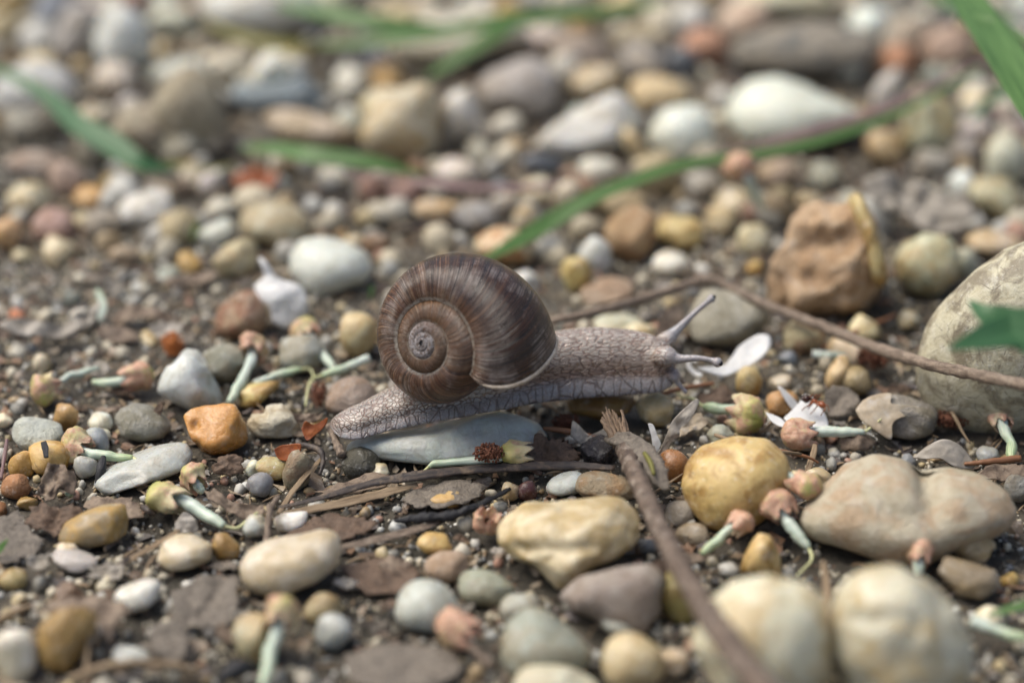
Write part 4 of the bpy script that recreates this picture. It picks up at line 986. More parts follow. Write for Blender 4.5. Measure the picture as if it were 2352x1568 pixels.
FG = 'fallen flower parts among the pebbles'
def flower(label, head, hw, tube=None, tw=22, thread=None, z=2.4, tz=None, axis=None, fringe=False, seed=None, calyx=True, hl=None, short=None, pink=.45):
    """head: photo centre of the calyx, hw: its width in px; tube: photo points from the calyx outwards; tz: their heights"""
    c = at_z(head[0], head[1], z); s = mmpp(c); seed = seed or int(head[0] + head[1])
    root = empty('fallen_flower' if tube else 'flower_calyx', (c[0], c[1], 0), label, 'flower', FG)
    tp = None
    if tube:
        tz = tz or [max(1.2, z * .95)] + [1.3] * (len(tube) - 1)
        tp = [at_z(p[0], p[1], q) for p, q in zip(tube, tz)]
        axis = axis if axis is not None else tp[0] - c + (tp[min(1, len(tp) - 1)] - tp[0]) * .5
    if calyx:
        r = hw / 2 * s
        L = (hl or hw * 1.0) * s
        v, f, p = calyx_mesh(c, axis if axis is not None else (1, 0, .3), L, r * .98, seed)
        cx_ = mesh_obj('calyx', v, f, M_CALYX, parent=root, loc=c, attrs={'path': p}); cx_['pink'] = float(pink)
    if tube:
        pts = ([c] if calyx else []) + tp
        rt = random.Random(seed + 3); q_ = catmull(pts, 9)
        L_ = np.linalg.norm(q_[-1] - q_[0])
        q_[2:-1] += np.array([[rt.gauss(0, 1) for _ in range(3)] for _ in range(len(q_) - 3)]) * L_ * np.array([.008, .008, .006])
        pts = [np.array(x) for x in q_]
        rr = [tw * .44 * s * rt.uniform(.82, 1.08) for _ in range(len(pts) - 2)] + [tw * .38 * s, tw * .24 * s]
        v, f, p = sweep(pts, rr, 30, 14, ridges=7, ridge=.07, rough=.16, seed=seed)
        mesh_obj('stamen_tube', v, f, M_TUBE, parent=root, loc=pts[0], attrs={'path': p})
        if fringe:
            e = tp[-1]; d = e - tp[-2]; d /= np.linalg.norm(d); rd = random.Random(seed)
            for i in range(9):
                q = np.array([rd.uniform(-1, 1) for _ in range(3)]); 
                P = [e - d * .3, e + d * .8 + q * .5, e + d * 1.5 + q * 1.1, e + d * 1.1 + q * 1.5 + np.array([0, 0, .2])]
                P = [np.array([a[0], a[1], max(a[2], .3)]) for a in P]
                v, f, p = sweep(P, (.07, .07, .06, .12), 12, 6)
                mesh_obj('filament', v, f, M_THREAD_W, parent=root, loc=e, attrs={'path': p})
    if thread:
        tzs = np.linspace((tz or [1.5])[-1] if tube else z, thread[-1][2] if len(thread[-1]) > 2 else .8, len(thread))
        P = [at_z(t[0], t[1], t[2] if len(t) > 2 else q) for t, q in zip(thread, tzs)]
        if tp: P = [tp[-1]] + P
        v, f, p = sweep(P, (.34, .26, .17), 26, 7)
        mesh_obj('thread', v, f, M_THREAD, parent=root, loc=P[0], attrs={'path': p})
    LAND.append((c[0], c[1], hw / 2 * s, short))
    return root
flower('pink and green flower calyx with a pale blue tube and frayed stamens, below the ant', (1826,998), 66, [(1858,992),(1920,992),(1985,992)], 26, [(2010,975,3.5),(2024,962,5)], z=3.2, tz=[3.2,3.1,2.9], fringe=True, hl=74, short='the pink flower with frayed stamens', pink=0.8)
flower('green-red flower calyx with brown scars and two pale tubes', (1722,955), 82, [(1695,940),(1650,938),(1616,934)], 28, [(1590,915,3),(1565,912,2),(1556,895,2)], z=3.2, tz=[3.2,2.8,2.6], hl=78, short='the green-red flower', pink=0.45)
flower('curled pale pink flower with a hooked tube beside the boulder', (2298,958), 62, [(2308,990),(2322,1022),(2326,1058)], 28, z=3.6, tz=[3.4,2.4,1.5], hl=58, pink=0.55)
flower('large yellow-green flower calyx with a striped tube and long curling thread', (376,1140), 88, [(412,1146),(462,1176),(515,1208)], 34, [(545,1212,1.2),(572,1190,2),(592,1176,3.5)], z=3.4, tz=[3.4,2.6,1.8], hl=86, short='the yellow-green flower', pink=0.22)
flower('pale peach flower calyx with a green-white tube over the sunken slab', (168,1022), 72, [(205,1040),(255,1048),(305,1050)], 24, [(322,1066,2.4),(316,1100,1.2)], z=3.2, tz=[3,2.6,2.6], hl=70, short='the peach flower', pink=0.5)
flower('small peach flower calyx with a short green stub', (440,1092), 70, [(452,1112),(466,1132)], 26, z=3, tz=[2.4,1.2], hl=56, pink=0.6)
flower('pink flower calyx with a yellow base and slim green tube', (98,898), 68, [(122,884),(170,862),(228,846)], 18, z=2.8, tz=[2.6,2.4,2.0], hl=66, short='the pink flower with a yellow base', pink=0.6)
flower('brown withered flower calyx with a pale green tube', (322,862), 66, [(296,872),(255,878),(212,876)], 24, z=2.8, tz=[2.2,1.8,1.6], hl=72, pink=0.95)
flower('rosy cup-like flower calyx over a pale green tube, by the pinkish brown egg pebble', (584,798), 76, [(572,840),(550,882),(524,925)], 26, z=4, tz=[3.4,2.6,1.6], hl=58, short='the rosy cup flower', pink=0.85)
flower('cream and pink flower calyx drawn out into a dry pale tube', (698,754), 62, [(715,778),(742,815),(768,848)], 26, z=4, tz=[3.4,2.6,1.6], hl=60, pink=0.5)
flower('loose green flower tube with a browned tip behind the yellow angular pebble', (585,882), 20, [(585,882),(630,864),(690,848)], 22, [(712,848,1.5),(722,866,.9)], z=1.8, tz=[1.6,1.8,2], calyx=False)
flower('bluish white flower tube touching the snail shell with a drooping thread', (848,822), 20, [(848,822),(800,842),(740,862)], 24, [(716,872,2),(706,900,1.2),(702,932,.8)], z=3, tz=[3.6,2.8,2.2], calyx=False)
flower('blurry pink-green flower calyx with a white tube across the round yellow stone', (1858,1116), 74, [(1822,1098),(1780,1086),(1726,1075)], 28, [(1708,1060,9.5),(1712,1046,10.5)], z=9, tz=[9,9,8.8], fringe=True, hl=72, short='the pink-green flower on the yellow stone', pink=0.7)
flower('dull pink flower calyx with a blue-green tube between the beige and yellow stones', (1784,1152), 78, [(1800,1185),(1830,1225),(1858,1258)], 30, [(1864,1285,1.8),(1830,1322,.8)], z=7, tz=[5.6,3.8,2.2], hl=70, pink=0.9)
flower('small red-pink flower calyx with a bright green tube', (1706,1196), 62, [(1680,1212),(1645,1242),(1612,1272)], 26, z=5.5, tz=[4.8,3.2,1.8], hl=56, pink=0.95)
flower('faded pinkish flower calyx on the two-lobed beige stone with a pale tube', (2112,1262), 66, [(2112,1290),(2108,1320)], 30, z=5, tz=[4,2.5], hl=62, pink=0.9)
flower('drooping yellow-pink flower bud with a long pale stalk, before the cream bean pebble', (652,1402), 92, [(640,1445),(622,1500),(600,1580)], 34, z=8, tz=[6.5,4.5,2.5], hl=78, short='the drooping flower bud', pink=0.55)
flower('dusty pink flower calyx with a white tube in front of the grass stem', (1692,376), 72, [(1712,408),(1730,440),(1748,476)], 30, z=15.5, tz=[13,9,5], hl=58, pink=1)
flower('coral red flower bud pressed against the bluish pebble', (1040,1440), 82, axis=(.75,-.45,-.1), z=4, hl=100, pink=1)
flower('green flower calyx behind a brown catkin tuft, in front of the bluish stone', (1176,1040), 60, [(1140,1052),(1080,1058),(1020,1062),(985,1072)], 22, [(972,1085,1),(978,1096,.6)], z=4.6, tz=[4.4,3.6,2.8,2.0], axis=(1,0,.1), hl=74, short='the green calyx by the catkin', pink=0.1)
flower('round pink-brown flower bud next to the big cream stone', (1118,1202), 66, axis=(.2,-.3,1), z=2.6, hl=62, pink=0.95)
flower('short pale green flower tube below the bent twig', (1872,815), 16, [(1866,812),(1905,816),(1955,817)], 20, z=1.5, tz=[1.6,1.6,1.6], calyx=False)
flower('pale green flower tube poking from a crumpled dry leaf', (148,1118), 16, [(152,1105),(158,1122),(162,1140)], 24, z=1.5, tz=[2.4,1.8,1.0], calyx=False)
flower('white flower tube with a green end near the boulder foot', (2228,1440), 16, [(2232,1425),(2290,1448),(2360,1468)], 32, z=3, tz=[3.4,3,2.6], calyx=False)

# ------------------------------------------------------------------ twigs, stalks, straws
def twig(label, pts, px_w, mat=M_TWIG, z=None, name='twig', cat='twig', group='dry twigs and straws on the ground', rough=.25, n=60, seg=12, flat=None, parts=None, short=None):
    """pts: photo points (x, y, height mm); px_w: widths in px along it"""
    P = [at_z(p[0], p[1], p[2] if len(p) > 2 else 1.0) for p in pts]
    s = np.mean([mmpp(p) for p in P])
    v, f, pa = sweep(P, [w / 2 * s for w in px_w], n, seg, rough=rough, seed=len(label), flat=flat)
    Ln = sum(np.linalg.norm(np.array(P[i + 1]) - P[i]) for i in range(len(P) - 1))
    pa[:, 0] *= Ln / 10
    o = mesh_obj(name, v, f, mat, loc=(P[0][0], P[0][1], 0), attrs={'path': pa})
    tag(o, label, cat, group)
    mid = P[len(P) // 2]; LAND.append((mid[0], mid[1], .5, short))
    return o
tw = twig('long thin bent grey twig rising from the shell and running down past the boulder', [(1262,738,9),(1340,722,10),(1450,694,10),(1560,660,9.5),(1612,646,9),(1650,646,9),(1700,672,8.5),(1780,708,8),(1900,754,7.6),(2010,798,9),(2130,836,15),(2250,862,22),(2370,888,26)], (18,19,20,21,22,22,22,24,26,27,27,27,26), n=120, rough=.3, short='the bent twig')
ft = twig('thick peeling brown twig leaning over the cream stones', [(1418,1000,6),(1440,1045,7.5),(1468,1105,9),(1500,1180,11),(1540,1262,13.5),(1590,1350,16),(1660,1460,19),(1760,1590,22),(1860,1720,25)], (40,46,48,46,48,52,58,66,72), M_TWIG_FRONT, n=90, rough=.35, seg=16, short='the thick peeling twig')
# parts of the thick twig: splintered end, dry sheath, side shoot
P0 = np.array(ft.location) / MM
e0 = at_z(1420, 1005, 6)
rs = random.Random(3)
for i in range(26):
    u = rs.uniform(-1, 1); dz = rs.uniform(-1, 1)
    a = at_z(1428 + u * 17, 1016, 6.2 + dz * 1.3); b = at_z(1407 + u * 27 + rs.uniform(-5, 5), rs.uniform(938, 968) - (22 if i % 9 == 0 else 0), 8.6 + dz * 1.3)
    w = rs.uniform(.34, .62) * (.5 if i % 9 == 0 else 1)
    v, f, pa = sweep([a, (a + b) / 2 + np.array([rs.uniform(-.3, .3), 0, rs.uniform(0, .4)]), b], [w, w * .95, w * .5], 12, 6, rough=.5, seed=i)
    pa[:, 0] *= 2
    mesh_obj('splinter', v, f, M_WOOD_END, parent=ft, attrs={'path': pa})
sh_pts = [(1395,1002,6.5),(1430,1010,8.5),(1475,1035,9),(1505,1080,8.6),(1530,1125,7)]
v, f, pa = sweep([at_z(*p) for p in sh_pts], [1.0, 1.9, 2.1, 1.9, .7], 30, 16, flat=.45, rough=.5, seed=4)
mesh_obj('dry_sheath', v, f, M_LEAF_GREY, parent=ft, attrs={'path': pa})['label'] = 'grey papery sheath peeling off the twig'
v, f, pa = sweep([at_z(1480, 1040, 10), at_z(1494, 1062, 10), at_z(1502, 1090, 9.5)], [.4, .5, .3], 14, 8)
mesh_obj('green_shoot', v, f, M_GRASS_YL, parent=ft, attrs={'path': pa})
twig('dark flat stalk with a pale wrapped band, running to the peeling twig', [(640,1166,1.5),(740,1142,2.2),(860,1108,3),(960,1092,3.4),(1060,1080,3.4),(1180,1072,3.4),(1300,1068,3.4),(1412,1074,3.6)], (8,14,20,26,22,24,22,14), M_TWIG_DARK, flat=.55, n=90, short='the dark stalk')
twig('black charred twig with a forked look lying on crumbs', [(905,1196,1.4),(960,1190,2),(1040,1182,2.4),(1100,1160,2.6),(1172,1122,2.6)], (8,22,20,18,8), M_CHAR, n=50, rough=.6, short='the charred twig')
twig('reddish brown needle poking out from the bluish stone', [(1248,984,3),(1300,990,3),(1380,1008,2.6)], (9,14,13), M_NEEDLE, name='needle', n=24, rough=.08)
twig('brown needle beside the snail\'s lower feeler', [(1512,906,3),(1570,892,3),(1640,880,3)], (10,12,9), M_NEEDLE, name='needle', n=24, rough=.08)
twig('grey twig stub with a broken pale end under the tail tip', [(756,978,4.5),(770,1010,4.2),(786,1046,3.6)], (18,18,20), M_TWIG, n=26, rough=.4)
twig('flat brown straw crossing in front of the brown and white pebble', [(640,1178,1.2),(680,1118,2.6),(742,1048,3.8)], (10,14,8), M_STRAW, name='straw', flat=.4, n=26)
twig('dark bent stem hooking over the brown and white pebble', [(686,1020,4),(712,1026,5),(736,1036,5),(742,1060,4),(734,1090,2.6)], (12,16,15,12,8), M_TWIG_DARK, n=36)
twig('grey weathered stem standing among crumpled leaves', [(612,1250,1),(616,1200,3),(622,1165,4.2),(640,1140,4)], (16,16,18,10), M_TWIG, n=30, rough=.5)
twig('pair-like flat brown straw lying behind the dirty white pebble', [(300,1282,1),(360,1250,1.4),(412,1216,1.6)], (12,14,8), M_STRAW, name='straw', flat=.35, n=20)
twig('thin dark straw beside the dirty white pebble', [(262,1302,.8),(330,1262,1),(400,1236,1.2)], (8,9,6), M_TWIG_DARK, name='straw', flat=.4, n=20)
twig('straw-coloured stem with a thin root, leaning on the boulder', [(2118,866,4.5),(2150,892,4.5),(2176,930,4),(2196,962,3.4),(2210,990,2.2),(2228,1018,1)], (10,13,12,10,6,4), M_STRAW, name='straw', n=44, rough=.15)
twig('shiny tan straw lying on top of the round yellow stone', [(1642,998,9.5),(1700,1018,10.2),(1760,1034,9),(1840,1042,4.5)], (8,12,13,6), M_STRAW, name='straw', n=36)
twig('upright tan straw behind the pink-green flower', [(1872,1020,2.6),(1866,1052,1.6),(1852,1086,.8)], (10,17,12), M_STRAW, name='straw', flat=.5, n=20)
twig('reddish twig stub on soil beside the hooked flower', [(2215,1065,1),(2270,1060,1.6),(2345,1052,2.2)], (8,14,16), M_NEEDLE, n=24)
twig('thin dry stem standing between the two front cream stones', [(1890,1290,9),(1898,1330,8),(1902,1380,7),(1905,1430,6)], (10,18,20,12), M_STRAW, name='straw', n=24)
twig('brown curved root behind the long bent twig', [(1888,800,1.4),(1940,772,2),(1998,748,2.4),(2060,722,2.6)], (8,12,11,6), M_NEEDLE, name='root', n=26)
twig('dark stalk fragment lying behind the shell', [(905,530,2),(960,520,2.6),(1050,508,2.6)], (14,18,12), M_TWIG_DARK, n=24)
twig('long tan bent straw lying in front of the pitted ochre stone', [(160,1560,2),(230,1535,3),(310,1522,3),(400,1528,2),(470,1540,1)], (18,22,20,18,10), M_STRAW, name='straw', n=40)
twig('pale upright straw beside the pitted ochre stone', [(205,1440,6),(202,1490,4),(196,1560,2)], (10,12,12), M_STRAW, name='straw', n=20)
twig('pale stick end beside the grubby white stone', [(-30,1440,1.5),(20,1412,2),(75,1388,2)], (14,16,10), M_STRAW, n=20)
twig('lilac-grey straight stem standing beside the honey pebbles', [(2,1100,1),(10,1050,2.4),(16,1010,3.6)], (8,10,9), M_STEMPURP, name='straw', n=20)
twig('dry grey stick leaning from the red bud', [(1062,1470,3),(1090,1492,2.4),(1130,1530,1.2)], (14,20,18), M_TWIG, n=20)
twig('flat brown strip of bark behind the dark stalk', [(650,1180,1),(760,1160,1.4),(880,1132,1.8),(960,1112,2)], (14,22,22,12), M_STRAW, name='bark_strip', flat=.25, n=40)
twig('weathered grey straw half under the charred twig', [(760,1262,.8),(860,1240,1),(960,1214,1.2),(1010,1196,1.2)], (14,20,18,10), M_TWIG, name='straw', flat=.35, n=30)
twig('thin brown straw curling past the pink flower', [(1700,1020,7),(1760,1028,5),(1850,1048,3),(1880,1062,1.5)], (6,9,8,5), M_NEEDLE, name='straw', n=30)
twig('tiny black seed-like bark flake on the honey pebble', [(100,1014,6.2),(104,1030,6.2),(106,1050,5.6)], (12,16,12), M_CHAR, name='bark_flake', cat='bark', flat=.35, n=12, rough=.3)
twig('black elongated seed standing against the sunken slab', [(404 - 180,1110,.6),(232,1078,2.4),(238,1048,3.6)], (14,24,12), M_CHAR, name='seed', cat='seed', n=18, rough=.15)
twig('glossy black seed beside the drooping bud stalk', [(505,1560,2.4),(545,1536,3),(590,1532,2.4)], (22,44,18), M_CHAR, name='seed', cat='seed', n=18, rough=.08)
twig('dark brown glossy seed under the yellow-green flower', [(322,1160,1),(340,1172,1.4),(358,1180,1)], (8,18,8), M_TWIG_DARK, name='seed', cat='seed', n=14, rough=.1)
twig('brown dry stalk lying under the dim green blade', [(2260,230,3),(2300,265,4),(2360,310,4)], (12,18,20), M_STEMPURP, n=20)

# ------------------------------------------------------------------ grass
def blade(label, pts, px_w, mat, flat=.10, n=60, nrm=(0, -.35, .94), name='grass_blade', short=None):
    o = twig(label, pts, px_w, mat, name=name, cat='grass', group='grass blades among the gravel', rough=0, n=n, seg=14, flat=flat, short=short)
    return o
blade('dark green curved grass blade over the broad bluish stone', [(-40,150,14),(40,180,14),(110,222,13),(180,285,12),(250,325,11),(320,372,9),(400,388,6)], (18,30,38,54,62,46,14), M_GRASS_DK, short='the curved grass blade')
blade('yellowing thin grass tip beyond the curved blade', [(340,384,4),(400,376,4),(470,388,3),(540,380,2)], (12,16,14,8), M_GRASS_YL)
blade('bright green short grass blade in front of the grooved buff block', [(555,340,5),(630,340,8),(700,352,10),(780,362,10),(870,376,9),(975,402,6)], (12,38,48,44,36,10), M_GRASS, short='the short green blade')
blade('purplish grass stem continuing from the short green blade', [(800,402,4),(900,408,5),(1010,424,6),(1120,432,6),(1230,430,6),(1320,415,5)], (12,15,22,18,20,12), M_STEMPURP, n=50, flat=.5)
blade('long green grass blade climbing from the shell to the white egg stone', [(1110,596,5),(1180,558,6),(1260,510,7),(1350,458,10),(1440,420,12),(1540,385,13.5),(1660,362,14),(1780,345,14),(1900,318,15),(2010,280,16),(2130,225,17),(2260,150,18)], (10,34,42,38,34,30,26,26,24,22,18,12), M_GRASS, n=90, short='the long grass blade')
blade('second long grass stem, purple and green, crossing the white egg stone', [(1480,405,9),(1600,372,10),(1720,345,11),(1840,310,12),(1960,275,12),(2060,242,12),(2170,190,12),(2300,120,12)], (16,26,24,26,24,28,24,16), M_STEMPURP, n=80, flat=.5, short='the purple grass stem')
blade('yellow-green grass tip behind the wide bluish stone', [(470,50,6),(540,80,8),(620,98,8),(700,104,7),(780,96,6)], (14,26,30,26,14), M_GRASS_YL)
blade('broad light green grass blade hanging over the wide bluish stone', [(640,10,14),(740,28,16),(860,52,16),(980,66,14),(1080,70,12)], (22,40,48,40,14), M_GRASS, short='the broad back blade')
blade('pale green grass blade sweeping across the big pale back stone', [(740,104,10),(860,96,13),(990,78,15),(1120,54,16),(1260,36,16),(1400,24,15),(1520,4,14)], (14,30,36,40,40,36,22), M_GRASS, short='the sweeping back blade')
blade('short green grass blade pointing down in front of the big pale back stone', [(978,178,6),(1030,146,10),(1090,108,13),(1160,66,15),(1220,30,16)], (10,28,36,34,28), M_GRASS)
blade('wide bright green grass blade with a crease, reaching over the boulder', [(2170,-60,52),(2230,10,52),(2300,110,52),(2370,220,50),(2450,340,46)], (80,92,98,100,90), M_GRASS, flat=.07, short='the wide green blade')
blade('small green leaf tip beside the wide green blade', [(2198,44,50),(2222,36,51),(2262,44,52),(2330,78,51),(2380,110,50)], (6,20,26,24,20), M_GRASS)
blade('dim green grass blade under the wide green blade', [(2230,275,8),(2270,235,10),(2310,205,11),(2370,160,12)], (12,22,26,22), M_GRASS_DK)
blade('green grass tuft behind the wide green blade', [(2130,-20,10),(2190,8,10),(2260,30,10),(2330,60,10)], (30,40,36,30), M_GRASS)
blade('dark green pointed leaf, upper lobe, hanging before the boulder', [(2226,690,48),(2262,716,48),(2310,742,47),(2380,768,46)], (8,52,96,120), M_GRASS_DK, flat=.06, name='leaf_blade', short='the green leaf before the boulder')
blade('dark green pointed leaf, lower lobe, hanging before the boulder', [(2180,800,48),(2240,782,47.5),(2310,762,46.5),(2380,748,46)], (10,52,90,110), M_GRASS_DK, flat=.06, name='leaf_blade')
blade('tiny green seedling on bare soil near the tan pointed pebble', [(438,556,.5),(446,530,4),(456,508,7)], (6,18,6), M_GRASS, n=16)
blade('green grass tip beside the creased cream stone', [(2270,1412,5),(2310,1400,6),(2370,1384,7)], (6,20,26), M_GRASS, n=16)
blade('green seedling tip by the tattered lacy leaf', [(-20,1280,1),(4,1255,3),(18,1238,5)], (14,18,6), M_GRASS, n=14)
blade('small pale green shoot by the pale wave-like leaf', [(228,735,.6),(236,700,3),(222,664,5)], (12,18,8), M_TUBE, n=18)
blade('tiny green shoot between the shell and the bluish white pebble', [(850,690,1),(853,668,3),(858,656,4)], (5,10,4), M_GRASS, n=12)

# ------------------------------------------------------------------ petals, leaves, husks
def patch(label, poly, mat, z=1.0, lean=15, amp=.6, curl=0.0, thick=.22, name='dry_leaf', cat='leaf', group='dry leaf scraps on the soil', seed=None, rings=9, freq=.28, jag=0.0, short=None):
    """thin crumpled sheet with its outline given in photo pixels, lying on a plane that leans back by `lean` degrees"""
    Pp = np.array(poly, float); seed = seed or int(Pp.sum()) % 977
    iy = Pp[:, 1].argmax(); anchor = at_z(Pp[:, 0].mean(), Pp[iy, 1], z)
    pts = np.vstack([catmull(np.vstack([Pp, Pp[:1]]), 6 * len(Pp) + 1)[:-1]])
    W = np.array([at_plane(p[0], p[1], anchor, math.radians(lean)) for p in pts])
    c = W.mean(0); n = len(W)
    nrm = np.array([0, -math.sin(math.radians(lean)), math.cos(math.radians(lean))])
    rad = np.linalg.norm(W - c, axis=1).mean()
    V = [c]; 
    for r in range(1, rings + 1):
        k = r / rings
        for i in range(n):
            p = c + (W[i] - c) * k
            if jag and r == rings: p = p + (W[i] - c) * jag * nz(W[i], 1.4, seed)
            V.append(p)
    V = np.array(V)
    d = np.array([amp * (nz(p, freq, seed) * 1.3 + .5 * nz(p, freq * 2.6, seed + 9)) for p in V])
    d += curl * (np.linalg.norm(V - c, axis=1) / rad) ** 2
    V = V + d[:, None] * nrm
    mz = V[:, 2].min()
    if mz < .1: V[:, 2] = np.maximum(V[:, 2], .1 + .25 * (V[:, 2] - .1))
    F = [(0, 1 + i, 1 + (i + 1) % n) for i in range(n)]
    for r in range(rings - 1):
        for i in range(n):
            a, b = 1 + r * n + i, 1 + r * n + (i + 1) % n
            F.append((a, a + n, b + n, b))
    N = len(V)
    V2 = V - nrm * thick
    F += [tuple(i + N for i in f[::-1]) for f in F]
    for i in range(n):
        a, b = 1 + (rings - 1) * n + i, 1 + (rings - 1) * n + (i + 1) % n
        F.append((a, a + N, b + N, b))
    o = mesh_obj(name, np.vstack([V, V2]), F, mat, loc=(c[0], c[1], min(c[2], 0.0)))
    tag(o, label, cat, group)
    LAND.append((c[0], c[1], rad * .75, short))
    return o
PG = 'fallen white petals'
patch('large white curled petal next to the snail\'s eye stalk', [(1600,858),(1650,852),(1680,820),(1700,795),(1740,778),(1766,784),(1766,808),(1740,830),(1700,850),(1665,866),(1625,864)], M_PETAL, z=3, lean=22, amp=.25, curl=.7, thick=.35, name='petal', cat='petal', group=PG, short='the white curled petal')
v, f, pa = sweep([at_z(1612,862,2.2), at_z(1596,856,2.4), at_z(1582,840,3.4), at_z(1586,826,4.4), at_z(1600,830,4.6)], [.55,.5,.42,.35,.2], 26, 10, flat=.5)
pet = bpy.data.objects['petal']
mesh_obj('petal_claw', v, f, M_PETAL, parent=pet, attrs={'path': pa})
patch('white petal with a brown edge that the ant stands on', [(1800,960),(1832,930),(1850,905),(1880,925),(1900,965),(1898,990),(1860,992),(1822,984)], M_PETAL, z=2.2, lean=6, amp=.3, thick=.3, name='petal', cat='petal', group=PG, short='the ant\'s petal')
patch('slim white petal pointing up behind the ant', [(1786,888),(1796,890),(1826,918),(1842,945),(1830,950),(1808,925)], M_PETAL, z=1.0, lean=55, amp=.15, thick=.25, name='petal', cat='petal', group=PG)
patch('small white petal tongue lying on the green-red flower', [(1758,946),(1790,958),(1806,974),(1796,980),(1772,966)], M_PETAL, z=3.8, lean=10, amp=.1, thick=.2, name='petal', cat='petal', group=PG)
patch('faded cream petal draped over the grey stone', [(1966,938),(1985,915),(2020,902),(2048,902),(2050,928),(2120,930),(2122,946),(2070,958),(2050,975),(2048,1005),(2010,985),(1980,962)], M_PETAL_DRY, z=2.4, lean=36, amp=.4, curl=-.5, thick=.25, name='petal', cat='petal', group=PG, short='the faded petal')
patch('wilted white flower body with a bent horn', [(580,650),(612,630),(650,640),(690,655),(704,690),(695,730),(660,748),(625,735),(618,700),(590,680)], M_PETAL, z=3, lean=52, amp=.7, curl=-1.6, thick=1.6, name='wilted_flower', cat='flower', group=PG, short='the wilted white flower')
wf = bpy.data.objects['wilted_flower']
v, f, pa = sweep([at_z(622,660,8), at_z(618,632,10), at_z(608,608,12), at_z(596,592,13)], [1.3,1.0,.7,.35], 20, 10, flat=.6)
mesh_obj('petal_horn', v, f, M_PETAL, parent=wf, attrs={'path': pa})
patch('papery glassy husk on dark soil behind the two-lobed stone', [(2098,1046),(2130,1022),(2165,1008),(2205,1018),(2232,1045),(2240,1068),(2200,1070),(2160,1052),(2125,1052)], M_HUSK, z=1.2, lean=38, amp=.5, curl=-.6, name='husk', cat='husk', short='the papery husk')
patch('translucent dry leaf strip standing beside the snail\'s head', [(1498,1062),(1515,1035),(1530,1000),(1545,965),(1575,935),(1600,915),(1604,930),(1582,968),(1562,985),(1560,1002),(1538,1015),(1520,1062)], M_HUSK, z=1.5, lean=60, amp=.5, name='dry_leaf', freq=.4)
patch('crumpled ochre leaf scrap behind the translucent strip', [(1535,985),(1555,960),(1600,948),(1625,965),(1618,985),(1585,990),(1560,1002)], M_PETAL_DRY, z=1.5, lean=35, amp=1.0, freq=.5, jag=.3)
patch('white forked petal shred below the head', [(1488,972),(1500,975),(1510,1000),(1518,1020),(1508,1040),(1500,1030),(1496,1003)], M_PETAL, z=2, lean=60, amp=.3, thick=.3, name='petal', cat='petal', group=PG)
patch('wet reddish brown leaf scrap beside the bluish stone', [(1205,1040),(1235,1000),(1260,1008),(1310,1012),(1330,1035),(1310,1058),(1260,1060),(1225,1058)], M_LEAF_BROWN, z=2.0, lean=26, amp=.7, jag=.35, short='the reddish leaf scrap')
patch('small peach leaf tip sticking up from the reddish scrap', [(1228,1010),(1238,988),(1252,995),(1255,1015),(1240,1020)], M_PETAL_DRY, z=2.6, lean=55, amp=.2)
patch('translucent curled husk tangled in roots under the snail', [(1310,1000),(1316,965),(1330,985),(1360,1000),(1390,985),(1405,1010),(1380,1030),(1340,1022)], M_HUSK, z=1.6, lean=40, amp=.8, name='husk', cat='husk', freq=.4)
patch('orange-red bud scale with a sharp tip beside the tail', [(692,985),(702,968),(722,975),(752,962),(748,978),(722,1000),(705,1012)], M_LEAF_RED, z=3.2, lean=48, amp=.5, curl=.5, thick=.3, name='bud_scale', cat='bud scale', short='the red bud scale')
patch('dark red cup-shaped bud scale below the sharp one', [(630,1035),(650,1022),(690,1022),(690,1040),(670,1050),(660,1060),(640,1055)], M_LEAF_RED, z=2.6, lean=45, amp=.4, curl=.7, thick=.3, name='bud_scale', cat='bud scale')
patch('tiny rust leaf shred standing behind the grey-green pebble', [(345,960),(360,930),(374,925),(368,960),(352,980)], M_LEAF_BROWN, z=2, lean=60, amp=.3)
patch('pale dry leaf curled like a wave on bare soil', [(0,760),(40,735),(120,742),(190,735),(225,705),(235,715),(210,750),(160,770),(90,778),(30,775)], M_HUSK, z=2.4, lean=34, amp=1.6, curl=1.0, short='the pale curled leaf')
patch('long brown dry leaf arched over bare soil', [(255,715),(300,695),(340,705),(390,715),(425,728),(400,740),(350,732),(300,735),(265,735)], M_LEAF_DRY, z=1.5, lean=28, amp=1.0, curl=-.8, short='the arched leaf')
patch('pale dry strip lying behind the tan pointed pebble', [(372,640),(420,630),(480,622),(500,632),(470,648),(420,652),(385,654)], M_LEAF_DRY, z=1.2, lean=25, amp=.6)
patch('crumpled tan leaf with folds beside the honey pebbles', [(88,1130),(100,1085),(120,1065),(150,1072),(175,1100),(168,1135),(140,1125),(120,1150),(100,1140)], M_LEAF_DRY, z=1.5, lean=48, amp=1.5, freq=.45, jag=.2, short='the folded tan leaf')
patch('dark brown crumpled leaf behind the yellow-brown pebble', [(55,1195),(85,1155),(130,1165),(180,1160),(190,1190),(150,1205),(130,1230),(85,1215)], M_LEAF_BROWN, z=1.0, lean=25, amp=1.3, freq=.4, jag=.3, short='the dark crumpled leaf')
patch('tattered grey lacy leaf beside the dark crumpled leaf', [(-20,1195),(40,1175),(70,1215),(95,1240),(70,1275),(10,1290),(-20,1260)], M_LEAF_GREY, z=.8, lean=8, amp=.6, jag=.35)
patch('sandy rotten leaf between the sunken slab and yellow-brown pebble', [(190,1160),(225,1140),(300,1150),(330,1175),(290,1190),(230,1185)], M_LEAF_DRY, z=.8, lean=10, amp=.7, jag=.35)
patch('curled brown leaf beside the small peach flower', [(470,1140),(490,1120),(520,1150),(570,1158),(605,1160),(600,1185),(560,1190),(520,1170)], M_LEAF_DRY, z=1.2, lean=30, amp=1.0, freq=.4, jag=.25, short='the curled leaf by the peach flower')
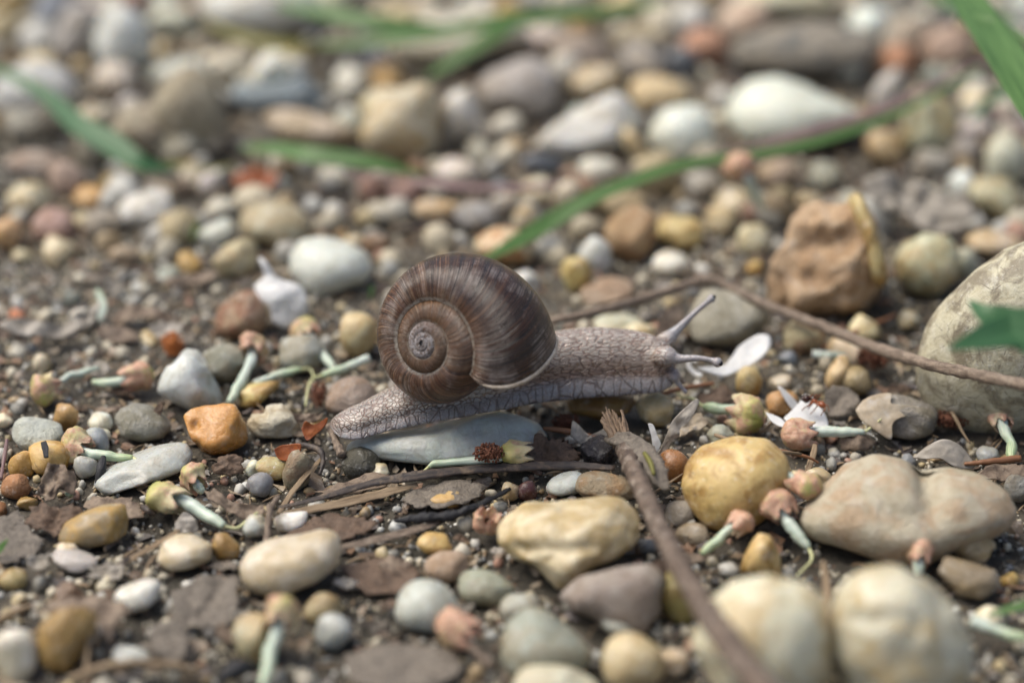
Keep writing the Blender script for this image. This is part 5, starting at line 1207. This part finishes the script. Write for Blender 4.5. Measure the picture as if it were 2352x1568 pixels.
patch('transparent crumpled husk next to the striped flower tube', [(402,1200),(425,1178),(445,1190),(455,1215),(430,1222),(405,1218)], M_HUSK, z=1.2, lean=35, amp=.7, name='husk', cat='husk', freq=.5)
patch('brown leaf with skeleton holes behind the dark stalk', [(730,1125),(790,1105),(860,1085),(910,1100),(870,1120),(800,1135),(745,1145)], M_LEAF_DRY, z=.9, lean=10, amp=.5, jag=.3)
patch('purple-grey leaf pressed flat under the dark stalk', [(930,1130),(990,1110),(1080,1105),(1110,1125),(1060,1155),(980,1165),(930,1158)], M_LEAF_GREY, z=.9, lean=8, amp=.5, jag=.25)
patch('rotting brown leaf in front of the dark stalk', [(660,1225),(720,1185),(800,1180),(860,1195),(830,1225),(760,1245),(700,1250)], M_LEAF_BROWN, z=.8, lean=8, amp=.8, jag=.3)
patch('purplish rotten leaf between the white oval and cream bean pebbles', [(390,1370),(450,1330),(530,1320),(550,1380),(520,1430),(440,1440),(400,1420)], M_LEAF_GREY, z=1.0, lean=10, amp=1.0, jag=.3)
patch('tan torn leaf with a dark slit over the pitted ochre stone', [(90,1400),(150,1370),(240,1370),(300,1395),(270,1430),(250,1470),(220,1430),(150,1410)], M_LEAF_DRY, z=2.5, lean=22, amp=1.0, jag=.25)
patch('pale grey leaf scrap in front of the white oval pebble', [(345,1440),(400,1425),(430,1445),(425,1500),(390,1515),(350,1490)], M_LEAF_GREY, z=1.2, lean=14, amp=.8, jag=.2)
patch('mottled brown leaf lying flat near the grey triangular stone', [(780,1300),(860,1280),(940,1290),(960,1330),(900,1360),(820,1350)], M_LEAF_BROWN, z=.7, lean=6, amp=.7, jag=.3)
patch('wide slate-grey leaf lying flat below the bluish pebble and red bud', [(790,1500),(900,1480),(1030,1490),(1060,1540),(960,1580),(820,1570)], M_LEAF_GREY, z=.8, lean=4, amp=.5)
patch('grey dead leaf with a frilled edge behind the ant', [(1890,910),(1920,888),(1960,895),(1975,920),(1960,945),(1915,950),(1895,935)], M_LEAF_GREY, z=1.5, lean=20, amp=1.0, jag=.2)
patch('pale crust-like crumpled leaf behind the reddish rock', [(1975,440),(2020,405),(2100,420),(2160,440),(2230,470),(2225,520),(2150,540),(2080,500),(2040,480)], M_HUSK, z=3, lean=30, amp=2.6, curl=.8, name='dry_leaf', freq=.25, jag=.2, short='the pale crumpled leaf')
patch('dry beige leaf lying beyond the bent twig', [(1500,770),(1530,710),(1560,700),(1570,740),(1550,790)], M_LEAF_DRY, z=1.5, lean=35, amp=.7)
patch('brown papery scrap under the brown needle', [(1600,905),(1650,890),(1690,900),(1660,925),(1610,930)], M_LEAF_BROWN, z=.9, lean=12, amp=.7, jag=.3)
patch('reddish purple leaf in shade by the domed grey-tan pebble', [(530,405),(580,385),(640,400),(620,430),(560,440)], M_LEAF_RED, z=1.6, lean=25, amp=.8)
patch('tan curled leaf under the papery husk', [(2240,1090),(2290,1062),(2340,1070),(2360,1095),(2300,1105)], M_LEAF_DRY, z=1.0, lean=25, amp=1.0, jag=.3)

# ------------------------------------------------------------------ catkin tufts
def catkin(label, cx, cy, w, h, mat, z=2.0, rot=0, n=70, seed=1, short=None):
    n = int(n * 2.6); c = at_z(cx, cy, z); s = mmpp(c); r = random.Random(seed); iv, if_ = ico(1)
    V = []; F = []; off = 0
    for i in range(n):
        a, b_ = r.uniform(0, 2 * math.pi), math.acos(r.uniform(-1, 1)); k = r.uniform(.45, 1) ** .5
        p = np.array([math.sin(b_) * math.cos(a) * w / 2, math.sin(b_) * math.sin(a) * h / 2, math.cos(b_) * h / 2]) * k * s
        ro = math.radians(rot); p = p[0] * (math.cos(ro) * RGT - math.sin(ro) * UPV) + p[1] * (math.sin(ro) * RGT + math.cos(ro) * UPV) + p[2] * FWD
        q = iv * np.array([r.uniform(.25, .5), r.uniform(.25, .5), r.uniform(.3, .7)]) * (min(w, h) * s / 7.0)
        M = np.array(Matrix.Rotation(r.uniform(0, 6.3), 3, Vector((r.gauss(0, 1), r.gauss(0, 1), r.gauss(0, 1))))) if False else np.array(Matrix.Rotation(r.uniform(0, 6.3), 3, 'X') @ Matrix.Rotation(r.uniform(0, 6.3), 3, 'Z'))
        V.append(q @ M.T + c + p); F += [tuple(int(x) + off for x in f) for f in if_]; off += len(iv)
    v, f = ico(2); V.append((v * .62) * np.array([w, h, h]) / 2 * s @ np.eye(3) + c); F += [tuple(int(x) + off for x in g) for g in f]
    o = mesh_obj('catkin', np.vstack(V), F, mat, loc=(c[0], c[1], 0)); tag(o, label, 'catkin', 'withered catkin tufts')
    LAND.append((c[0], c[1], w * s / 2, short))
catkin('bright orange seed cluster above the white quartz wedge', 397, 790, 50, 64, M_CATKIN_OR, 2.4, -25, seed=2, short='the orange seed cluster')
catkin('red-brown tuft under the bent twig beside the tan pebble', 2006, 820, 78, 58, M_CATKIN, 3.0, 5, 90, seed=3, short='the red-brown tuft')
catkin('elongated dark red-brown catkin at the boulder\'s foot', 2182, 962, 98, 40, M_CATKIN, 2.2, 4, 90, seed=4)
catkin('reddish tuft next to the dull rock behind the tail', 733, 906, 40, 62, M_CATKIN, 2.4, 0, seed=5)
catkin('brown woolly tuft in front of the bluish stone', 1122, 1040, 74, 48, M_CATKIN, 6.0, 0, 90, seed=6)
catkin('dark brown crumbly tuft in the shade under the snail', 1300, 968, 70, 40, M_CATKIN, 1.6, 0, seed=8)
stone('black wet crumb of charred bark beside the splintered twig end', ell(1372,1036,84,66,-20), 'dark', facets=6, cut=.62, lump=.2, fine=.16, tint=(.035,.035,.045), look=(.3,.3,.35), group='dark crumbs', name='charred_crumb')

# ------------------------------------------------------------------ the ant
def ant():
    zf = 6.0
    A = lambda x, y, z=zf: at_z(x, y, z)
    root = empty('ant', A(1868, 940, 3.2), 'tiny red-brown ant standing on a white petal', 'ant')
    pts = [A(1840.5,918), A(1845,916), A(1852,916), A(1859,917), A(1862,918), A(1865,919), A(1870,921), A(1876,923), A(1879,925), A(1882,926), A(1887,929), A(1892,932), A(1894,934)]
    rr = [.14, .56, .82, .56, .16, .25, .46, .34, .19, .48, .66, .50, .16]
    v, f, pa = sweep(pts, rr, 60, 16)
    mesh_obj('body', v, f, M_ANT, parent=root, attrs={'path': pa})
    g = 4.0
    legs = [[(1864,921,5),(1858,930,5.2),(1848,936,4.0),(1841,943,3.4)], [(1868,922,5),(1864,928,5.2),(1860,933,4.2),(1856,939,3.6)], [(1871,923,5),(1877,931,5.2),(1872,939,4.2),(1861,951,3.4)],
            [(1864,916,5),(1862,910,6),(1868,906,5.6),(1873,908,4.6)], [(1873,919,5),(1879,912,6),(1884,908,5.4),(1887,904,4.6)], [(1868,917,5),(1873,908,6.4),(1880,906,5.4),(1886,910,4.6)]]
    for L in legs:
        v, f, pa = sweep([at_z(p[0], p[1], p[2] + .8) for p in L], (.18, .15, .12, .08), 16, 6)
        mesh_obj('leg', v, f, M_ANT_LEG, parent=root, attrs={'path': pa})
    for L in ([(1892,932,5.2),(1896,938,5),(1890,946,4.4),(1885,954,3.6)], [(1890,929,5.2),(1899,930,5.6),(1903,936,5.2),(1904,944,4.6)]):
        v, f, pa = sweep([at_z(p[0], p[1], p[2] + .8) for p in L], (.12, .10, .09, .10), 14, 6)
        mesh_obj('antenna', v, f, M_ANT_LEG, parent=root, attrs={'path': pa})
ant()

# loose scraps of litter lying about the soil, each described by what it lies next to
rl = random.Random(77); n_s = 0; tr = 0
marks0 = [(a, b, t) for a, b, r, t in LAND if t]
words = [(M_LEAF_DRY, 'tan', 'dry'), (M_LEAF_BROWN, 'dark brown', 'rotten'), (M_LEAF_GREY, 'grey', 'lacy'), (M_HUSK, 'pale papery', 'husk-like'), (M_LEAF_DRY, 'light brown', 'curled')]
used_l = set()
while n_s < 64 and tr < 4000:
    tr += 1
    px, py = rl.uniform(20, 2330), rl.uniform(640, 1540)
    if px > 1250 and rl.random() < .55: continue
    w = at_z(px, py, 0)
    if any((w[0] - a) ** 2 + (w[1] - b) ** 2 < (r * .8 + 1.2) ** 2 for a, b, r, _ in LAND): continue
    mt, colw, shp = rl.choice(words); R = rl.uniform(18, 52)
    k = rl.randint(6, 9); rot = rl.uniform(0, 6.28); st = rl.uniform(.35, .8)
    poly = []
    for i in range(k):
        a = rot + 2 * math.pi * i / k; rr = R * rl.uniform(.6, 1.15)
        poly.append((px + math.cos(a) * rr, py + math.sin(a) * rr * st * .7))
    m2 = sorted(marks0, key=lambda q: (q[0] - w[0]) ** 2 + (q[1] - w[1]) ** 2)[:2]
    lab = f'{colw} {shp} leaf scrap lying near {m2[0][2]}'
    if lab in used_l: lab = f'{colw} {shp} leaf scrap between {m2[0][2]} and {m2[1][2]}'
    if lab in used_l or len(lab.split()) > 16: continue
    used_l.add(lab)
    patch(lab, poly, mt, z=rl.uniform(.6, 1.4), lean=rl.uniform(0, 40), amp=rl.uniform(.5, 1.2), curl=rl.uniform(-.8, .8), thick=.2, jag=.35, freq=rl.uniform(.3, .55), rings=6, seed=rl.randint(1, 900))
    LAND.pop(); n_s += 1

# ------------------------------------------------------------------ the other pebbles: one by one where they show, as a mass where they are crumbs
def in_view(x, y, m=0):
    d = np.array([x, y, 0]) - CAM; t = d @ FWD
    if t <= 0: return False
    px, py = CX + d[0] / t * FPX, CY - (d @ UPV) / t * FPX
    return -m < px < 2352 + m and -m < py < 1568 + m
def pix(x, y):
    d = np.array([x, y, 0]) - CAM; t = d @ FWD
    return CX + d[0] / t * FPX, CY - (d @ UPV) / t * FPX
occ = [(a, b, r) for a, b, r, _ in LAND]
KIND = []
for q in range(18):
    v, f = ico(3)
    v = stone_shape(v, 500 + q, facets=[1, 3, 6, 8][q % 4], cut=.70, lump=.12 + .03 * (q % 3), fine=.04 * (q % 2))
    sc_ = np.array([1, random.uniform(.7, .95), random.uniform(.55, .85)])
    me = bpy.data.meshes.new('pebble'); me.from_pydata((v * sc_ * MM).tolist(), [], f.tolist())
    me.polygons.foreach_set('use_smooth', [True] * len(me.polygons)); me.update(); KIND.append((me, sc_[2], ['rounded', 'blunt', 'angular', 'chipped'][q % 4]))
    me.materials.append(M_WAX if q % 3 else M_ROCK_S)
MIX = [('cream', 'cream', 20), ('ivory', 'ivory', 10), ('white', 'white', 12), ('icy', 'bluish white', 8), ('lgrey', 'light grey', 13), ('grey', 'dark grey', 8), ('tan', 'tan', 16), ('yellow', 'yellow', 10), ('ochre', 'ochre', 9), ('pink', 'pinkish', 3), ('brown', 'brown', 5), ('rust', 'rusty', 2), ('slate', 'slate blue', 3), ('salmon', 'salmon', 2), ('dark', 'blackish', 2)]
bag = [(t, w) for t, w, k in MIX for _ in range(k)]
marks = [(a, b, s) for a, b, r, s in LAND if s]
made = 0; tries = 0; seen = {}
while made < 150 and tries < 30000:
    tries += 1
    x, y = random.uniform(-140, 140), random.uniform(-115, 195)
    if not in_view(x, y, 30): continue
    px, py = pix(x, y)
    bare = noise.noise(Vector((x * .022, y * .022, 4.2)))
    if py > 560 and bare < .02 and random.random() < .75: continue
    r = min(7.5, random.lognormvariate(math.log(2.4), .38)) * (1.75 if py < 520 else .9 if py > 600 else 1.0)
    if r < 1.7: continue
    if any((x - a) ** 2 + (y - b) ** 2 < (r * .9 + k * .95) ** 2 for a, b, k in occ): continue
    me, sz, shp = random.choice(KIND); tone, word = random.choice(bag)
    if py < 520 and random.random() < .5: tone, word = random.choice([('white', 'white'), ('icy', 'bluish white'), ('cream', 'cream'), ('lgrey', 'light grey'), ('ivory', 'ivory')])
    o = bpy.data.objects.new('pebble', me); COL.objects.link(o)
    o.scale = (r * random.uniform(.85, 1.15), r * random.uniform(.85, 1.15), r * random.uniform(.8, 1.2))
    o.rotation_euler = (random.uniform(-.5, .5), random.uniform(-.5, .5), random.uniform(0, 6.28))
    o.location = (x * MM, y * MM, (gz(x, y) + r * sz * random.uniform(.35, .75)) * MM)
    paint(o, tone, .16)
    size = 'tiny' if r < 2.1 else 'small' if r < 3.2 else 'medium' if r < 4.4 else 'larger'
    m2 = sorted(marks, key=lambda q: (q[0] - x) ** 2 + (q[1] - y) ** 2)[:2]
    lab = f'{size} {word} {shp} pebble near {m2[0][2]}'
    if lab in seen:
        lab = f'{size} {word} {shp} pebble between {m2[0][2]} and {m2[1][2]}'
        if len(lab.split()) > 16: lab = f'another {size} {word} {shp} pebble near {m2[0][2]}'
    seen[lab] = 1
    tag(o, lab, 'stone', 'pebbles scattered on the soil')
    occ.append((x, y, r)); made += 1

def mass(name, label, count, rlo, rhi, sub, region, seed, avoid=True, dens=None, sinkf=.3, lumpy=.2):
    r_ = np.random.default_rng(seed)
    iv, if_ = ico(sub); nvv = len(iv)
    oc = np.array(occ)
    V = []; C = []; n = 0; F = []
    pal = np.array([TONE[t][0] for t, _ in bag]); lum = pal.mean(1, keepdims=True); pal = (pal * .68 + lum * np.array([1.02, 1.02, .90]) * .32)
    tries = 0
    while n < count and tries < count * 12:
        tries += 1
        x, y = r_.uniform(*region[0]), r_.uniform(*region[1])
        if dens and not dens(x, y): continue
        r = rlo * (rhi / rlo) ** (r_.random() ** 1.8)
        if avoid and len(oc):
            if ((oc[:, 0] - x) ** 2 + (oc[:, 1] - y) ** 2 < (oc[:, 2] * (1.0 if r > 1.2 else .8) + r * (.7 if r > 1.2 else .3)) ** 2).any(): continue
        q = iv * (1 + lumpy * r_.normal(size=(nvv, 1)).clip(-1.4, 1.4) * (1 if sub == 1 else .6)) * r_.uniform(.6, 1.1, 3)
        a, b = r_.uniform(0, 6.28, 2); ca, sa, cb, sb = math.cos(a), math.sin(a), math.cos(b), math.sin(b)
        M = np.array([[ca, -sa, 0], [sa, ca, 0], [0, 0, 1]]) @ np.array([[1, 0, 0], [0, cb, -sb], [0, sb, cb]])
        V.append(q @ M.T * r + np.array([x, y, gz(x, y) + r * sinkf]))
        c = pal[r_.integers(len(pal))] * r_.uniform(.55, 1.1); C.append(np.repeat(c[None], nvv, 0)); F.append(if_ + n * nvv); n += 1
    V = np.vstack(V); C = np.vstack(C); F = np.vstack(F)
    me = bpy.data.meshes.new(name)
    me.vertices.add(len(V)); me.vertices.foreach_set('co', (V * MM).ravel())
    me.loops.add(F.size); me.loops.foreach_set('vertex_index', F.ravel().astype(np.int32))
    me.polygons.add(len(F)); me.polygons.foreach_set('loop_start', np.arange(0, F.size, 3, dtype=np.int32))
    me.polygons.foreach_set('use_smooth', [True] * len(F))
    me.update(calc_edges=True)
    at = me.attributes.new('tint', 'FLOAT_VECTOR', 'POINT'); at.data.foreach_set('vector', C.ravel())
    me.materials.append(M_GRIT)
    o = bpy.data.objects.new(name, me); COL.objects.link(o)
    o['kind'] = 'stuff'; o['label'] = label; o['category'] = name.replace('_', ' ')
    return o
view_box = ((-150, 150), (-125, 215))
vis = lambda x, y: in_view(x, y, 60)
def vis_patchy(x, y):
    if y > 40 and rng.random() < .7: return False
    return in_view(x, y, 60) and (noise.noise(Vector((x * .03, y * .03, 9.2))) > -.18 or rng.random() < .3)
mass('gravel_crumbs', 'countless pea-sized gravel crumbs filling the gaps', 2700, .5, 1.9, 2, view_box, 11, dens=vis_patchy, sinkf=.4, lumpy=.16)
mass('grit', 'fine sand and grit grains over the soil', 34000, .14, .75, 1, view_box, 12, dens=vis, sinkf=.3, lumpy=.22)
mass('back_gravel', 'densely packed blurred gravel filling the far ground', 360, 2.6, 7.0, 2, ((-150, 150), (25, 215)), 21, dens=lambda x, y: in_view(x, y, 60) and rng.random() < (y + 10) / 90, sinkf=.45, lumpy=.13)
ring = lambda x, y: not in_view(x, y, 40)
mass('outer_gravel', 'loose gravel spreading all round the spot', 5200, 1.0, 6.5, 2, ((-420, 420), (-330, 560)), 13, avoid=True, dens=ring, sinkf=.35, lumpy=.14)

def flakes():
    """leaf crumbs: small bent irregular flakes"""
    r = np.random.default_rng(31); V = []; F = []; C = []; off = 0; n = 0
    pal = np.array([(.20,.15,.105),(.30,.235,.165),(.12,.08,.055),(.22,.20,.18),(.38,.31,.22),(.10,.085,.085),(.26,.15,.09)])
    while n < 4600:
        x, y = r.uniform(-150, 150), r.uniform(-125, 200)
        if not in_view(x, y, 40) or noise.noise(Vector((x * .03, y * .03, 2.2))) < -.25: continue
        k = int(r.integers(5, 9)); R = r.uniform(.6, 2.4) * (1 if r.random() < .7 else 1.5)
        a = np.sort(r.uniform(0, 2 * math.pi, k)); rr = R * r.uniform(.45, 1.1, k)
        st = r.uniform(.35, 1)
        p = np.c_[np.cos(a) * rr, np.sin(a) * rr * st, np.zeros(k)]
        p[:, 2] = r.uniform(-.25, .25) * R * (p[:, 0] / R) ** 2 + r.normal(0, .10 * R, k)
        p = np.vstack([[0, 0, .06 * R], p, [0, 0, .06 * R - .12], p - [0, 0, .12]])
        az, ti = r.uniform(0, 6.28), r.normal(0, .35)
        M = np.array(Matrix.Rotation(az, 3, 'Z') @ Matrix.Rotation(ti, 3, 'X'))
        V.append(p @ M.T + [x, y, gz(x, y) + r.uniform(.15, .8)])
        m1 = k + 1
        for i in range(k):
            j = (i + 1) % k
            F += [(off, off + 1 + i, off + 1 + j), (off + m1, off + m1 + 1 + j, off + m1 + 1 + i), (off + 1 + i, off + m1 + 1 + i, off + m1 + 1 + j), (off + 1 + i, off + m1 + 1 + j, off + 1 + j)]
        C.append(np.repeat((pal[r.integers(len(pal))] * r.uniform(.6, 1.25))[None], 2 * m1, 0)); off += 2 * m1; n += 1
    o = mesh_obj('leaf_crumbs', np.vstack(V), F, M_GRIT, smooth=False, attrs={'tint': np.vstack(C)})
    o['kind'] = 'stuff'; o['label'] = 'crumbled dry leaf bits littering the soil'; o['category'] = 'leaf litter'
flakes()
def debris():
    r = random.Random(5); V = []; F = []; off = 0; pth = []
    n = 0
    while n < 1500:
        x, y = r.uniform(-130, 130), r.uniform(-115, 190)
        if not in_view(x, y, 20): continue
        L = r.uniform(1.5, 6.5); a = r.uniform(0, 6.28); z = gz(x, y) + r.uniform(.25, 1.0)
        d = np.array([math.cos(a), math.sin(a), r.uniform(-.25, .35)]) * L
        p0 = np.array([x, y, z]); mid = p0 + d * .5 + np.array([r.uniform(-.5, .5), r.uniform(-.5, .5), r.uniform(-.1, .5)])
        w = r.uniform(.09, .34)
        v, f, pa = sweep([p0, mid, p0 + d], (w, w * 1.1, w * .4), 6, 5, flat=r.choice([None, .4, .3]))
        V.append(v); pth.append(pa + r.uniform(0, 50)); F += [tuple(i + off for i in g) for g in f]; off += len(v); n += 1
    o = mesh_obj('plant_debris', np.vstack(V), F, M_STRAW, attrs={'path': np.vstack(pth)})
    o['kind'] = 'stuff'; o['label'] = 'tiny dry plant fibres strewn over the soil'; o['category'] = 'plant debris'
debris()
